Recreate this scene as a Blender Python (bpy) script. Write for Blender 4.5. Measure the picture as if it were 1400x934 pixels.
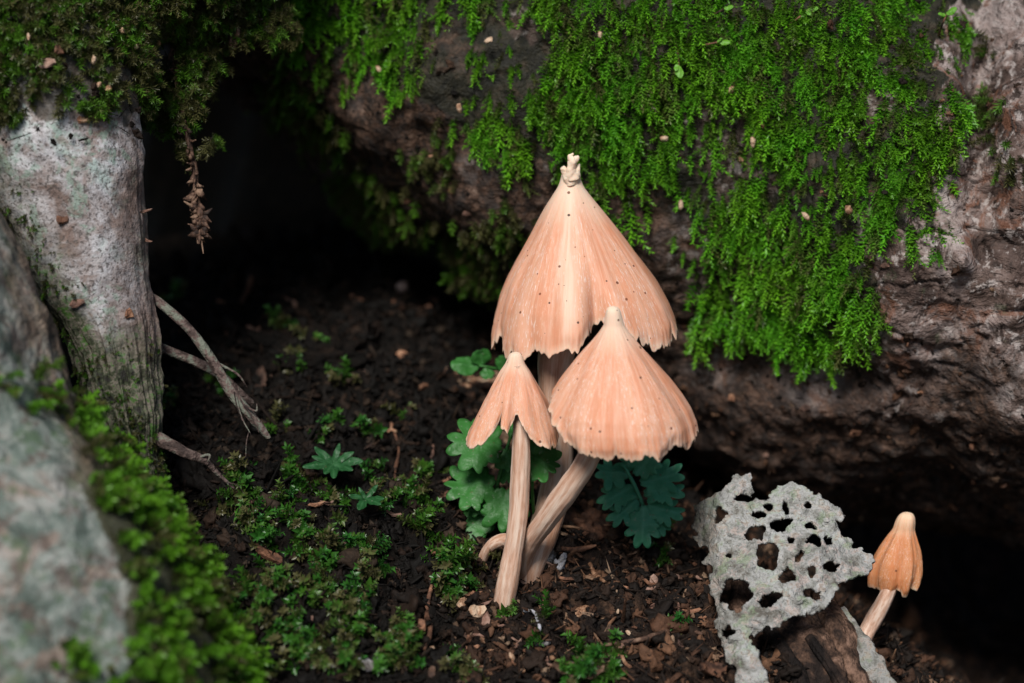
import bpy, math, random
import numpy as np
from mathutils import Matrix, Vector

# ------------------------------------------------------------------ camera, sky, sun, exposure
S = 0.01                                   # everything below is worked out in centimetres
PITCH = math.radians(12)
D0, PXCM = 52.0, 67.6                      # distance of the mushrooms, picture pixels per cm there
FW = np.array([0, math.cos(PITCH), -math.sin(PITCH)])
UP = np.array([0, math.sin(PITCH), math.cos(PITCH)])
RT = np.array([1.0, 0, 0])
CAM = -D0 * FW
scene = bpy.context.scene
for o in list(bpy.data.objects):
    bpy.data.objects.remove(o)
cd = bpy.data.cameras.new('camera')
cam = bpy.data.objects.new('camera', cd)
scene.collection.objects.link(cam)
cam.location = CAM * S
cam.rotation_euler = (math.pi / 2 - PITCH, 0, 0)
cd.sensor_width = 36
cd.lens = 36 * D0 / (2 * 700 / PXCM)
cd.clip_start, cd.clip_end = 0.005, 200
cd.dof.use_dof = True
cd.dof.focus_distance = 0.517
cd.dof.aperture_fstop = 10.5
scene.camera = cam

SUN_EL, SUN_AZ = math.radians(46), math.radians(194)   # azimuth clockwise from +Y: behind the camera, a little to its left
w = bpy.data.worlds.new('World')
scene.world = w
w.use_nodes = True
wn = w.node_tree.nodes
sky = wn.new('ShaderNodeTexSky')
sky.sky_type = 'NISHITA'
sky.sun_disc = False
sky.sun_elevation = SUN_EL
sky.sun_rotation = SUN_AZ
w.node_tree.links.new(sky.outputs[0], wn['Background'].inputs[0])
wn['Background'].inputs[1].default_value = 0.05
sl = bpy.data.lights.new('sun', 'SUN')
sl.energy = 3.0
sl.angle = math.radians(20)
sl.color = (1, .96, .9)
sun = bpy.data.objects.new('sun', sl)
scene.collection.objects.link(sun)
sd = Vector((math.sin(SUN_AZ) * math.cos(SUN_EL), math.cos(SUN_AZ) * math.cos(SUN_EL), math.sin(SUN_EL)))
sun.rotation_euler = sd.to_track_quat('Z', 'Y').to_euler()
sun.location = (-.5, -1.2, 2)
vs = scene.view_settings
vs.view_transform = 'Standard'
vs.look = 'None'
vs.exposure = 0.5
vs.gamma = 1
cy = scene.cycles
cy.max_bounces, cy.diffuse_bounces, cy.glossy_bounces, cy.transmission_bounces = 4, 2, 2, 2

rng = np.random.default_rng(11)
random.seed(5)

# ------------------------------------------------------------------ maths helpers
def P(px, py, d):
    k = d / (D0 * PXCM)
    return CAM + d * FW + (px - 700) * k * RT + (467 - py) * k * UP
def proj(V):
    rel = V - CAM
    d = rel @ FW
    return 700 + (rel @ RT) / d * D0 * PXCM, 467 - (rel @ UP) / d * D0 * PXCM, d
def norm(v):
    return v / np.maximum(np.linalg.norm(v, axis=-1, keepdims=True), 1e-9)
def _hash(i, j, k, seed):
    h = (i.astype(np.int64) * 374761393 + j.astype(np.int64) * 668265263 + k.astype(np.int64) * 2147483647 + seed * 974711) & 0xffffffff
    h = ((h ^ (h >> 13)) * 1274126177) & 0xffffffff
    h = h ^ (h >> 16)
    return (h & 0xffff) / 32767.5 - 1
def vnoise(p, seed=0):
    p = np.asarray(p, float)
    i = np.floor(p).astype(np.int64)
    f = p - i
    u = f * f * (3 - 2 * f)
    r = 0
    for a in (0, 1):
        for b in (0, 1):
            for c in (0, 1):
                wgt = (u[..., 0] if a else 1 - u[..., 0]) * (u[..., 1] if b else 1 - u[..., 1]) * (u[..., 2] if c else 1 - u[..., 2])
                r = r + wgt * _hash(i[..., 0] + a, i[..., 1] + b, i[..., 2] + c, seed)
    return r
def fbm(p, octv=4, seed=0, gain=.5):
    r, a, p = 0, 1, np.asarray(p, float)
    for o in range(octv):
        r = r + a * vnoise(p, seed + o * 7)
        a *= gain
        p = p * 2.03 + 13.1
    return r
def ridged(p, octv=3, seed=0):
    r, a, p = 0, 1, np.asarray(p, float)
    for o in range(octv):
        r = r + a * (1 - np.abs(vnoise(p, seed + o * 5)) * 2)
        a *= .5
        p = p * 2.1 + 7.7
    return r
def smooth(x, a, b):
    t = np.clip((x - a) / (b - a), 0, 1)
    return t * t * (3 - 2 * t)
def inpoly(x, y, poly):
    x, y = np.asarray(x), np.asarray(y)
    c = np.zeros(x.shape, bool)
    n = len(poly)
    for i in range(n):
        x0, y0 = poly[i]
        x1, y1 = poly[(i + 1) % n]
        if y0 == y1:
            continue
        hit = ((y0 > y) != (y1 > y)) & (x < (x1 - x0) * (y - y0) / (y1 - y0) + x0)
        c ^= hit
    return c
def spline(pts, m):
    pts = np.asarray(pts, float)
    n = len(pts)
    ext = np.vstack([2 * pts[0] - pts[1], pts, 2 * pts[-1] - pts[-2]])
    t = np.linspace(0, n - 1, m)
    i = np.minimum(t.astype(int), n - 2)
    f = (t - i)[:, None]
    p0, p1, p2, p3 = ext[i], ext[i + 1], ext[i + 2], ext[i + 3]
    return .5 * (2 * p1 + (p2 - p0) * f + (2 * p0 - 5 * p1 + 4 * p2 - p3) * f ** 2 + (3 * p1 - p0 - 3 * p2 + p3) * f ** 3)

# ------------------------------------------------------------------ object helpers
COL = scene.collection
def make_mesh(name, V, quads=None, tris=None, attrs=None, smooth_shade=True):
    me = bpy.data.meshes.new(name)
    V = np.asarray(V, float).reshape(-1, 3) * S
    q = np.zeros((0, 4), int) if quads is None else np.asarray(quads, int).reshape(-1, 4)
    t = np.zeros((0, 3), int) if tris is None else np.asarray(tris, int).reshape(-1, 3)
    me.vertices.add(len(V))
    me.vertices.foreach_set('co', V.ravel())
    loops = np.concatenate([q.ravel(), t.ravel()])
    me.loops.add(len(loops))
    me.loops.foreach_set('vertex_index', loops)
    nq, nt = len(q), len(t)
    me.polygons.add(nq + nt)
    starts = np.concatenate([np.arange(nq) * 4, nq * 4 + np.arange(nt) * 3])
    me.polygons.foreach_set('loop_start', starts)
    me.polygons.foreach_set('loop_total', np.concatenate([np.full(nq, 4), np.full(nt, 3)]))
    me.polygons.foreach_set('use_smooth', np.full(nq + nt, smooth_shade))
    for k, v in (attrs or {}).items():
        v = np.asarray(v, float)
        if v.size == len(V):
            me.attributes.new(k, 'FLOAT', 'POINT').data.foreach_set('value', v.ravel())
        else:
            me.attributes.new(k, 'FLOAT_VECTOR', 'POINT').data.foreach_set('vector', v.ravel())
    me.update()
    me.validate()
    return me
def tag(o, label=None, cat=None, group=None, kind=None):
    if label: o['label'] = label
    if cat: o['category'] = cat
    if group: o['group'] = group
    if kind: o['kind'] = kind
    return o
def thing(name, at, label, cat, group=None):
    o = bpy.data.objects.new(name, None)
    o.empty_display_size = .005
    COL.objects.link(o)
    o.location = np.asarray(at) * S
    return tag(o, label, cat, group)
def obj(name, V, quads=None, tris=None, mat=None, parent=None, origin=None, attrs=None, shade=True):
    V = np.asarray(V, float).reshape(-1, 3)
    root = parent
    off = np.zeros(3)
    while root is not None:
        off = off + np.array(root.location) / S
        root = root.parent
    if parent is None and origin is not None:
        off = np.asarray(origin, float)
    me = make_mesh(name, V - off, quads, tris, attrs, shade)
    if mat: me.materials.append(mat)
    o = bpy.data.objects.new(name, me)
    COL.objects.link(o)
    if parent is not None:
        o.parent = parent
    else:
        o.location = off * S
    return o
def grid_quads(ns, na, wrap):
    i = np.arange(ns - 1)[:, None]
    j = np.arange(na if wrap else na - 1)[None, :]
    j2 = (j + 1) % na
    return np.stack([i * na + j, i * na + j2, (i + 1) * na + j2, (i + 1) * na + j], -1).reshape(-1, 4)
def grid_normals(G, wrap):
    if wrap:
        da = np.roll(G, -1, 1) - np.roll(G, 1, 1)
    else:
        da = np.gradient(G, axis=1)
    ds = np.gradient(G, axis=0)
    return norm(np.cross(da, ds))
def tube(path, ns, na, disp=None, warp=0.0, world=False, flat=None):
    """path: (px,py,d,r) or world (x,y,z,r). Angle 0 looks at the camera. Returns grid."""
    pts = []
    for p in path:
        pts.append(list(p) if world else list(P(p[0], p[1], p[2])) + [p[3]])
    C = spline(pts, ns)
    r = np.maximum(C[:, 3], .003)
    C = C[:, :3]
    T = norm(np.gradient(C, axis=0))
    N0 = -FW - T * (T @ -FW)[:, None]
    N0 = norm(N0)
    B = np.cross(T, N0)
    s = np.linspace(-math.pi, math.pi, na, endpoint=False)
    a = s - warp * np.sin(s)
    dirs = np.cos(a)[None, :, None] * N0[:, None] + np.sin(a)[None, :, None] * B[:, None]
    if flat is not None:
        dirs = np.cos(a)[None, :, None] * N0[:, None] * flat + np.sin(a)[None, :, None] * B[:, None]
    G = C[:, None] + dirs * r[:, None, None]
    if disp is not None:
        L = np.concatenate([[0], np.cumsum(np.linalg.norm(np.diff(C, axis=0), axis=1))])
        dd = disp(G, np.broadcast_to(a[None], (ns, na)), np.broadcast_to(L[:, None], (ns, na)), r[:, None])
        G = G + dirs * dd[..., None]
    return G
def grid_faces(G):
    ns, na = G.shape[:2]
    V = G.reshape(-1, 3)
    q = grid_quads(ns, na, True)
    V = np.vstack([V, G[0].mean(0), G[-1].mean(0)])
    j = np.arange(na)
    j2 = (j + 1) % na
    n = ns * na
    t = np.vstack([np.stack([np.full(na, n), j2, j], -1), np.stack([np.full(na, n + 1), (ns - 1) * na + j, (ns - 1) * na + j2], -1)])
    return V, q, t
def tube_obj(name, G, mat, parent=None, origin=None, attrs=None):
    V, q, t = grid_faces(G)
    at = {}
    for k, v in (attrs or {}).items():
        at[k] = np.concatenate([v.ravel(), [v[0].mean(), v[-1].mean()]]) if v.ndim == 2 else np.vstack([v.reshape(-1, 3), v[0].mean(0), v[-1].mean(0)])
    return obj(name, V, q, t, mat, parent, origin, at)

# ------------------------------------------------------------------ material helpers
class M:
    def __init__(s, name):
        s.m = bpy.data.materials.new(name)
        s.m.use_nodes = True
        s.t = s.m.node_tree
        s.b = s.t.nodes['Principled BSDF']
        s._pos = None
    def n(s, typ, **kw):
        nd = s.t.nodes.new(typ)
        for k, v in kw.items():
            setattr(nd, k, v)
        return nd
    def link(s, a, b):
        s.t.links.new(a, b)
    def put(s, sock, v):
        if hasattr(v, 'is_linked') or isinstance(v, bpy.types.NodeSocket):
            s.link(v, sock)
        else:
            if isinstance(v, tuple) and len(v) == 3 and sock.type == 'RGBA':
                v = v + (1,)
            sock.default_value = v
    def pos(s, sc=(1, 1, 1)):
        g = s.n('ShaderNodeNewGeometry')
        v = s.n('ShaderNodeVectorMath', operation='MULTIPLY')
        s.link(g.outputs['Position'], v.inputs[0])
        v.inputs[1].default_value = tuple(100 * c for c in sc)
        return v.outputs[0]
    def attr(s, name, vec=False):
        a = s.n('ShaderNodeAttribute', attribute_name=name)
        return a.outputs['Vector'] if vec else a.outputs['Fac']
    def noise(s, vec, scale, detail=4, rough=.6, dist=0):
        x = s.n('ShaderNodeTexNoise')
        s.put(x.inputs['Vector'], vec)
        x.inputs['Scale'].default_value = scale
        x.inputs['Detail'].default_value = min(detail, max(1.5, math.log2(36 / max(scale, 1e-3)))) if scale != 1 else min(detail, 3)
        x.inputs['Roughness'].default_value = rough
        x.inputs['Distortion'].default_value = dist
        return x.outputs['Fac']
    def voro(s, vec, scale, feature='F1', out='Distance'):
        x = s.n('ShaderNodeTexVoronoi', feature=feature)
        s.put(x.inputs['Vector'], vec)
        x.inputs['Scale'].default_value = scale
        return x.outputs[out]
    def ramp(s, fac, stops, interp='LINEAR'):
        x = s.n('ShaderNodeValToRGB')
        x.color_ramp.interpolation = interp
        e = x.color_ramp.elements
        while len(e) < len(stops):
            e.new(.5)
        for el, (p_, c) in zip(e, stops):
            el.position = p_
            if isinstance(c, (int, float)):
                c = (c, c, c)
            el.color = tuple(c) + (1,)
        s.put(x.inputs[0], fac)
        return x.outputs[0]
    def mix(s, fac, a, b, blend='MIX'):
        x = s.n('ShaderNodeMix', data_type='RGBA', blend_type=blend)
        s.put(x.inputs[0], fac)
        s.put(x.inputs[6], a)
        s.put(x.inputs[7], b)
        return x.outputs[2]
    def math(s, op, a, b=0.0, clamp=False):
        x = s.n('ShaderNodeMath', operation=op, use_clamp=clamp)
        s.put(x.inputs[0], a)
        s.put(x.inputs[1], b)
        return x.outputs[0]
    def vmul(s, v, m):
        x = s.n('ShaderNodeVectorMath', operation='MULTIPLY')
        s.put(x.inputs[0], v)
        x.inputs[1].default_value = m
        return x.outputs[0]
    def rnd(s):
        return s.n('ShaderNodeObjectInfo').outputs['Random']
    def bump(s, h, dist_cm, strength=1.0, chain=None):
        x = s.n('ShaderNodeBump')
        x.inputs['Strength'].default_value = strength
        x.inputs['Distance'].default_value = dist_cm * S
        s.put(x.inputs['Height'], h)
        if chain is not None:
            s.link(chain, x.inputs['Normal'])
        return x.outputs[0]
    def done(s, color, rough=.8, bump=None, spec=.3, sss=0, sss_r=(1, .4, .25), sss_cm=.1, transl=0, transl_col=None):
        b = s.b
        s.put(b.inputs['Base Color'], color)
        s.put(b.inputs['Roughness'], rough)
        b.inputs['Specular IOR Level'].default_value = spec
        if bump is not None:
            s.link(bump, b.inputs['Normal'])
        if sss:
            b.inputs['Subsurface Weight'].default_value = sss
            b.inputs['Subsurface Radius'].default_value = sss_r
            b.inputs['Subsurface Scale'].default_value = sss_cm * S
        if transl:
            tr = s.n('ShaderNodeBsdfTranslucent')
            s.put(tr.inputs[0], transl_col if transl_col is not None else color)
            mx = s.n('ShaderNodeMixShader')
            mx.inputs[0].default_value = transl
            s.link(b.outputs[0], mx.inputs[1])
            s.link(tr.outputs[0], mx.inputs[2])
            s.link(mx.outputs[0], s.t.nodes['Material Output'].inputs[0])
        return s.m

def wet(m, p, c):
    # wet humus plus painted-in shade blackens the bank beside the pale root, ragged edge
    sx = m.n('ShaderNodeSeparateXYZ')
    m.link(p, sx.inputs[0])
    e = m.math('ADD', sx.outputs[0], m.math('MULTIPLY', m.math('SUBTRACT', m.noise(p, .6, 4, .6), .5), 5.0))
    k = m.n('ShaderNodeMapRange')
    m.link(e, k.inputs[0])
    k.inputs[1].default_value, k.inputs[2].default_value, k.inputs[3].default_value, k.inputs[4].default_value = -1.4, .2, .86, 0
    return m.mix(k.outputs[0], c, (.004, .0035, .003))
def mat_soil():
    m = M('soil')
    p = m.pos()
    c = m.ramp(m.noise(p, 2.2, 6, .7), [(.36, (.004, .003, .003)), (.48, (.012, .008, .0065)), (.58, (.03, .018, .012)), (.68, (.08, .044, .028))])
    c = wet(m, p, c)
    h = m.noise(p, 5, 8, .75)
    return m.done(c, .8, m.bump(h, .18, .9), .1)
def mat_crumb():
    m = M('soil_crumb')
    r = m.rnd()
    c = m.ramp(r, [(0, (.005, .004, .0035)), (.45, (.014, .009, .007)), (.64, (.04, .022, .014)), (.8, (.12, .056, .032)), (.93, (.24, .12, .066)), (1, (.4, .27, .18))])
    c = m.mix(m.noise(m.pos(), 9, 4, .7), c, (.01, .0075, .006))
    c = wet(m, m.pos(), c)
    return m.done(c, .75, m.bump(m.noise(m.pos(), 22, 4), .03, .6), .15)
def mat_root_brown():
    m = M('bark_brown')
    p = m.pos()
    n1 = m.noise(p, .55, 6, .68, .4)
    c = m.ramp(n1, [(.36, (.035, .02, .016)), (.46, (.1, .065, .053)), (.54, (.19, .14, .125)), (.62, (.32, .265, .25))])
    n2 = m.noise(p, 2.3, 8, .75, .6)
    c = m.mix(m.ramp(n2, [(.4, 1), (.5, 0)]), c, (.03, .018, .014))
    c = m.mix(m.ramp(m.noise(p, 3.7, 6, .7), [(.55, 0), (.64, .75)]), c, (.42, .37, .35))
    c = m.mix(m.ramp(m.noise(p, 1.1, 5, .7, 1), [(.55, 0), (.62, .7)]), c, (.15, .06, .032))
    c = m.mix(m.ramp(m.noise(p, 1.6, 5, .7), [(.62, 0), (.7, .45)]), c, (.05, .075, .035))
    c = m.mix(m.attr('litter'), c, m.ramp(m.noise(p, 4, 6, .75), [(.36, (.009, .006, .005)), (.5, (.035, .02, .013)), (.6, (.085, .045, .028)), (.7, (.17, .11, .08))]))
    c = m.mix(m.attr('moss'), c, m.ramp(m.noise(p, 3, 5, .7), [(.38, (.006, .006, .003)), (.55, (.018, .016, .008)), (.68, (.055, .038, .024))]))
    b1 = m.bump(m.noise(p, 1.6, 9, .72, .8), .3, .8)
    b2 = m.bump(m.noise(m.vmul(p, (1, 1, 1.6)), 8, 6, .75), .05, .8, b1)
    return m.done(c, .72, b2, .35)
def mat_root_pale():
    m = M('bark_pale')
    p = m.pos()
    c = m.ramp(m.noise(p, .75, 6, .65, .5), [(.38, (.16, .115, .1)), (.46, (.29, .26, .26)), (.54, (.47, .46, .48)), (.62, (.34, .41, .39))])
    c = m.mix(m.ramp(m.noise(p, 1.2, 6, .7, .8), [(.5, 0), (.58, .65)]), c, (.2, .135, .11))
    c = m.mix(m.ramp(m.noise(p, 1.7, 6, .7, .5), [(.54, 0), (.6, .65)]), c, (.17, .27, .21))
    c = m.mix(m.ramp(m.noise(m.vmul(p, (.6, .6, 1.6)), 3.2, 7, .75, .4), [(.5, 0), (.68, .5)]), c, (.52, .51, .53))
    c = m.mix(m.ramp(m.noise(p, 13, 5, .8), [(.54, 0), (.63, .75)]), c, (.06, .05, .046))
    c = m.mix(m.ramp(m.noise(p, 4.5, 8, .8), [(.55, 0), (.7, .6)]), c, (.1, .077, .066))
    c = m.mix(m.attr('brown'), c, m.ramp(m.noise(p, 3, 7, .75), [(.38, (.04, .028, .023)), (.5, (.12, .08, .066)), (.62, (.25, .18, .155))]))
    c = m.mix(m.attr('algae'), c, m.ramp(m.noise(p, 4, 7, .75), [(.36, (.014, .013, .01)), (.46, (.04, .05, .024)), (.54, (.13, .11, .09)), (.62, (.045, .1, .02))]))
    c = m.mix(m.attr('moss'), c, m.ramp(m.noise(p, 3, 6, .7), [(.4, (.02, .016, .01)), (.6, (.09, .075, .06))]))
    b = m.bump(m.noise(p, 3, 9, .75), .07, .8)
    b = m.bump(m.noise(p, 14, 5, .8), .022, .8, b)
    return m.done(c, .7, b, .3)
def mat_root_mottled():
    m = M('bark_mottled')
    p = m.pos()
    c = m.ramp(m.noise(p, .7, 6, .7, 1.0), [(.36, (.045, .06, .05)), (.45, (.11, .14, .122)), (.53, (.2, .22, .2)), (.62, (.31, .3, .28))])
    c = m.mix(m.ramp(m.noise(p, 1.2, 6, .7, .6), [(.52, 0), (.6, .6)]), c, (.27, .18, .145))
    c = m.mix(m.ramp(m.noise(p, 2.4, 7, .75, .4), [(.52, 0), (.6, .8)]), c, (.085, .06, .05))
    c = m.mix(m.ramp(m.noise(p, 1.6, 6, .7), [(.54, 0), (.6, .7)]), c, (.06, .1, .05))
    c = m.mix(m.ramp(m.noise(p, 4, 6, .7), [(.56, 0), (.66, .45)]), c, (.36, .37, .35))
    c = m.mix(m.attr('brown'), c, m.ramp(m.noise(p, 2.5, 7, .75), [(.38, (.03, .024, .02)), (.5, (.12, .085, .06)), (.6, (.27, .195, .14))]))
    c = m.mix(m.attr('moss'), c, (.04, .04, .018))
    b = m.bump(m.noise(p, 2, 9, .75), .25, .9)
    return m.done(c, .75, b, .3)
def mat_moss(name, c0, c1, c2, brown=.25, transl=.35):
    m = M(name)
    tip = m.attr('tip')
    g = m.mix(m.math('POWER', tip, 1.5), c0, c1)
    p = m.pos()
    g = m.mix(m.ramp(m.noise(p, .9, 3), [(.4, 0), (.65, .75)]), g, c2)
    g = m.mix(m.math('MULTIPLY', m.rnd(), .45), g, m.mix(tip, (.03, .05, .01), (.2, .4, .04)))
    br = m.ramp(m.math('ADD', m.math('MULTIPLY', m.rnd(), .5), m.math('MULTIPLY', m.noise(p, 1.4, 4, .7), .7)), [(.8 - brown, 0), (.92 - brown, 1)])
    dead = m.mix(tip, (.03, .02, .012), (.13, .095, .05))
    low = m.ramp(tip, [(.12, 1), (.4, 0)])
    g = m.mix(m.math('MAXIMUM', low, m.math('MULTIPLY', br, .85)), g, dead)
    return m.done(g, .36, None, .6, transl=transl, transl_col=m.mix(.4, g, (.1, .22, .01)))
def mat_cap(base=(.625, .26, .145), white=(.75, .51, .4), nip=(.79, .6, .46), sss=.25, soft=.8):
    m = M('cap_flesh')
    st = m.attr('fibre', True)          # cos, sin, length along the cap
    t = m.attr('along')
    f1 = m.noise(m.vmul(st, (48, 48, 5.0)), 1, 4, .7)
    f2 = m.noise(m.vmul(st, (10, 10, 2.2)), 1, 5, .65)
    blot = m.noise(m.vmul(st, (2.4, 2.4, 2.6)), 1, 4, .6)
    c = m.mix(m.ramp(blot, [(.36, 0), (.62, 1)]), base, tuple(min(1, x * y) for x, y in zip(base, (1.08, 1.26, 1.4))))
    c = m.mix(m.ramp(f2, [(.46, 0), (.66, .5 * soft)]), c, white)
    c = m.mix(m.ramp(f2, [(.32, .4 * soft), (.46, 0)]), c, tuple(x * y for x, y in zip(base, (.9, .8, .72))))
    c = m.mix(m.ramp(f1, [(.53, 0), (.66, .4 * soft)]), c, white)
    fleck = m.noise(m.vmul(st, (64, 64, 26)), 1, 3, .7)
    patch = m.ramp(blot, [(.42, .1), (.6, 1)])
    c = m.mix(m.math('MULTIPLY', m.ramp(fleck, [(.56, 0), (.64, .8)]), patch), c, (.8, .66, .6))
    nn = m.math('ADD', t, m.math('MULTIPLY', m.math('SUBTRACT', f2, .5), .35))
    c = m.mix(m.math('MULTIPLY', m.attr('pale'), m.ramp(f2, [(.35, .35), (.6, .95)])), c, (.76, .54, .41))
    c = m.mix(m.ramp(nn, [(.06, 1), (.2, .6), (.36, 0)]), c, nip)
    c = m.mix(m.ramp(t, [(.95, 0), (1, .6)]), c, (.78, .6, .46))
    p = m.pos()
    v = m.n('ShaderNodeTexVoronoi')
    m.put(v.inputs['Vector'], p)
    v.inputs['Scale'].default_value = 5.2
    sep = m.n('ShaderNodeSeparateColor')
    m.link(v.outputs['Color'], sep.inputs[0])
    thr = m.math('MULTIPLY', m.math('POWER', sep.outputs[0], 1.3), .17)
    spot = m.math('LESS_THAN', v.outputs['Distance'], thr)
    c = m.mix(m.math('MULTIPLY', spot, .9), c, m.mix(sep.outputs[1], (.03, .012, .008), (.2, .06, .025)))
    h = m.math('ADD', m.math('MULTIPLY', f1, .5), m.math('MULTIPLY', fleck, .5))
    return m.done(c, .6, m.bump(h, .03, .35), .3, sss=sss, sss_cm=.12)
def mat_stem():
    m = M('stem_flesh')
    st = m.attr('fibre', True)
    f1 = m.noise(m.vmul(st, (10, 10, 4.5)), 1, 5, .7)
    f2 = m.noise(m.vmul(st, (2.2, 2.2, 1.0)), 1, 4, .6)
    c = m.ramp(f2, [(.36, (.42, .225, .145)), (.5, (.56, .36, .265)), (.62, (.66, .5, .4))])
    c = m.mix(m.ramp(f1, [(.48, 0), (.68, .45)]), c, (.7, .57, .48))
    c = m.mix(m.ramp(f1, [(.3, .35), (.44, 0)]), c, (.42, .21, .12))
    c = m.mix(m.math('MULTIPLY', m.attr('rust'), m.ramp(f2, [(.4, 1), (.65, .35)])), c, (.33, .13, .05))
    return m.done(c, .6, m.bump(f1, .025, .5), .3)
def mat_gill():
    m = M('gill_flesh')
    return m.done(m.mix(m.noise(m.pos(), 3), (.5, .28, .17), (.6, .4, .28)), .7, None, .2)
def mat_leaf(name, a, b, vein):
    m = M(name)
    p = m.pos()
    c = m.mix(m.ramp(m.noise(p, 1.6, 4), [(.35, 0), (.65, 1)]), a, b)
    v = m.attr('vein')
    c = m.mix(m.ramp(v, [(.0, .8), (.07, 0)]), c, vein)
    c = m.mix(m.ramp(m.noise(p, 7, 5, .7), [(.66, 0), (.74, .8)]), c, (.16, .1, .06))
    c = m.mix(m.ramp(m.noise(p, 12, 3, .7), [(.66, 0), (.72, .6)]), c, (.25, .3, .22))
    return m.done(c, .48, m.bump(m.noise(p, 7, 5, .6), .05, .5), .4, transl=.25)
def mat_plain(name, stops, scale=4, rough=.75, bump=.05, spec=.3, stretch=(1, 1, 1)):
    m = M(name)
    p = m.pos(stretch)
    r = m.math('ADD', m.noise(p, scale, 6, .7), m.math('MULTIPLY', m.math('SUBTRACT', m.rnd(), .5), .3))
    c = m.ramp(r, stops)
    return m.done(c, rough, m.bump(m.noise(p, scale * 2.5, 6, .7), bump, .8), spec)
def mat_lace():
    m = M('leaf_skeleton')
    p = m.pos()
    c = m.ramp(m.noise(p, 2.0, 7, .72), [(.36, (.11, .1, .085)), (.45, (.22, .22, .205)), (.53, (.34, .34, .335)), (.61, (.27, .315, .27))])
    c = m.mix(m.ramp(m.noise(p, 4, 7, .75), [(.52, 0), (.6, .65)]), c, (.38, .29, .255))
    c = m.mix(m.ramp(m.noise(p, 8, 6, .78), [(.55, 0), (.7, .6)]), c, (.12, .1, .085))
    c = m.mix(m.ramp(m.noise(p, 3, 5, .7), [(.55, 0), (.62, .55)]), c, (.17, .23, .13))
    c = m.mix(m.ramp(m.noise(p, 12, 5, .75), [(.55, 0), (.7, .4)]), c, (.46, .46, .45))
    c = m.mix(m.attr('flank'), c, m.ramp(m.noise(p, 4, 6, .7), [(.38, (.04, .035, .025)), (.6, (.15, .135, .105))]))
    return m.done(c, .85, m.bump(m.noise(p, 9, 8, .8), .09, .9), .25)

SOIL = mat_soil()
CRUMB = mat_crumb()
BROWN = mat_root_brown()
PALE = mat_root_pale()
MOTTLED = mat_root_mottled()
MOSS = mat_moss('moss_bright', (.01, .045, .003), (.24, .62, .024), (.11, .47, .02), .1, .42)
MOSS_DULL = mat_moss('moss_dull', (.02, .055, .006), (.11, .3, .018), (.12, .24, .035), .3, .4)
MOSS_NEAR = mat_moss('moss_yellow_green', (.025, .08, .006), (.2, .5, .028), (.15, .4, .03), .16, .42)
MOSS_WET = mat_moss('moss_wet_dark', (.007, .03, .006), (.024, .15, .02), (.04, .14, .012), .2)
CAP = mat_cap()
CAP_ORANGE = mat_cap((.52, .18, .065), (.62, .34, .2), (.76, .55, .38), .35, .5)
STEM = mat_stem()
GILL = mat_gill()
LEAF_G = mat_leaf('leaf_green', (.03, .145, .024), (.048, .2, .04), (.075, .23, .07))
LEAF_D = mat_leaf('leaf_dark', (.012, .075, .018), (.02, .1, .03), (.04, .14, .05))
LEAF_B = mat_leaf('leaf_blue_green', (.04, .22, .11), (.065, .29, .155), (.1, .33, .2))
LACE = mat_lace()
CHIP = mat_plain('chip_brown', [(.25, (.03, .015, .01)), (.45, (.13, .06, .035)), (.6, (.27, .13, .075)), (.75, (.42, .27, .17))])
TAN = mat_plain('seed_tan', [(.34, (.13, .06, .03)), (.5, (.35, .2, .12)), (.64, (.5, .36, .25))], 7)
WHITE = mat_plain('pale_fibre', [(.34, (.07, .06, .055)), (.5, (.2, .19, .19)), (.64, (.4, .4, .44))], 6)
TWIG = mat_plain('twig_bark', [(.34, (.014, .009, .008)), (.48, (.045, .03, .026)), (.58, (.11, .075, .066)), (.68, (.14, .15, .12))], 3.5, .8, .1)
ROT = mat_plain('rotten_wood', [(.34, (.007, .005, .0045)), (.5, (.022, .014, .011)), (.6, (.07, .04, .027)), (.72, (.2, .12, .085))], 2.6, .85, .2, .2, (1, 1, .6))
STONE = mat_plain('grit_stone', [(.3, (.12, .08, .07)), (.5, (.33, .26, .24)), (.7, (.45, .38, .35))])
DEADLEAF = mat_plain('dead_leaf', [(.34, (.02, .011, .008)), (.5, (.085, .045, .03)), (.66, (.22, .14, .095))], 4)
FLAKE = mat_plain('bark_flake', [(.3, (.05, .03, .024)), (.5, (.17, .09, .065)), (.7, (.34, .22, .17))], 3)

# ------------------------------------------------------------------ ground
ctrl = [(-250, 1000, 47), (200, 1000, 46.5), (500, 1000, 47.6), (900, 1000, 48.2), (1120, 1000, 49.6), (1300, 1090, 50), (1650, 1150, 52), (1170, 905, 52.9), (1120, 880, 52.8),
        (690, 836, 51.6), (500, 800, 50.8), (900, 830, 52.0), (1000, 770, 54), (350, 750, 51), (220, 760, 51), (60, 700, 53),
        (450, 630, 54), (600, 640, 55), (800, 715, 54.6), (700, 745, 53.2), (900, 745, 55), (1310, 975, 62), (1250, 905, 63), (1430, 950, 63), (1100, 790, 59),
        (250, 520, 57), (420, 480, 57.6), (600, 520, 57.5), (450, 410, 61.5), (600, 430, 61), (300, 390, 62.5), (120, 480, 60), (800, 600, 60),
        (500, 330, 68), (300, 330, 68), (700, 420, 68), (1000, 640, 66), (1400, 880, 68), (-200, 500, 64), (-500, 700, 56), (1800, 850, 58)]
cp = np.array([P(*c) for c in ctrl])
def _tps(r):
    return np.where(r > 1e-9, r * r * np.log(np.maximum(r, 1e-9)), 0)
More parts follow.
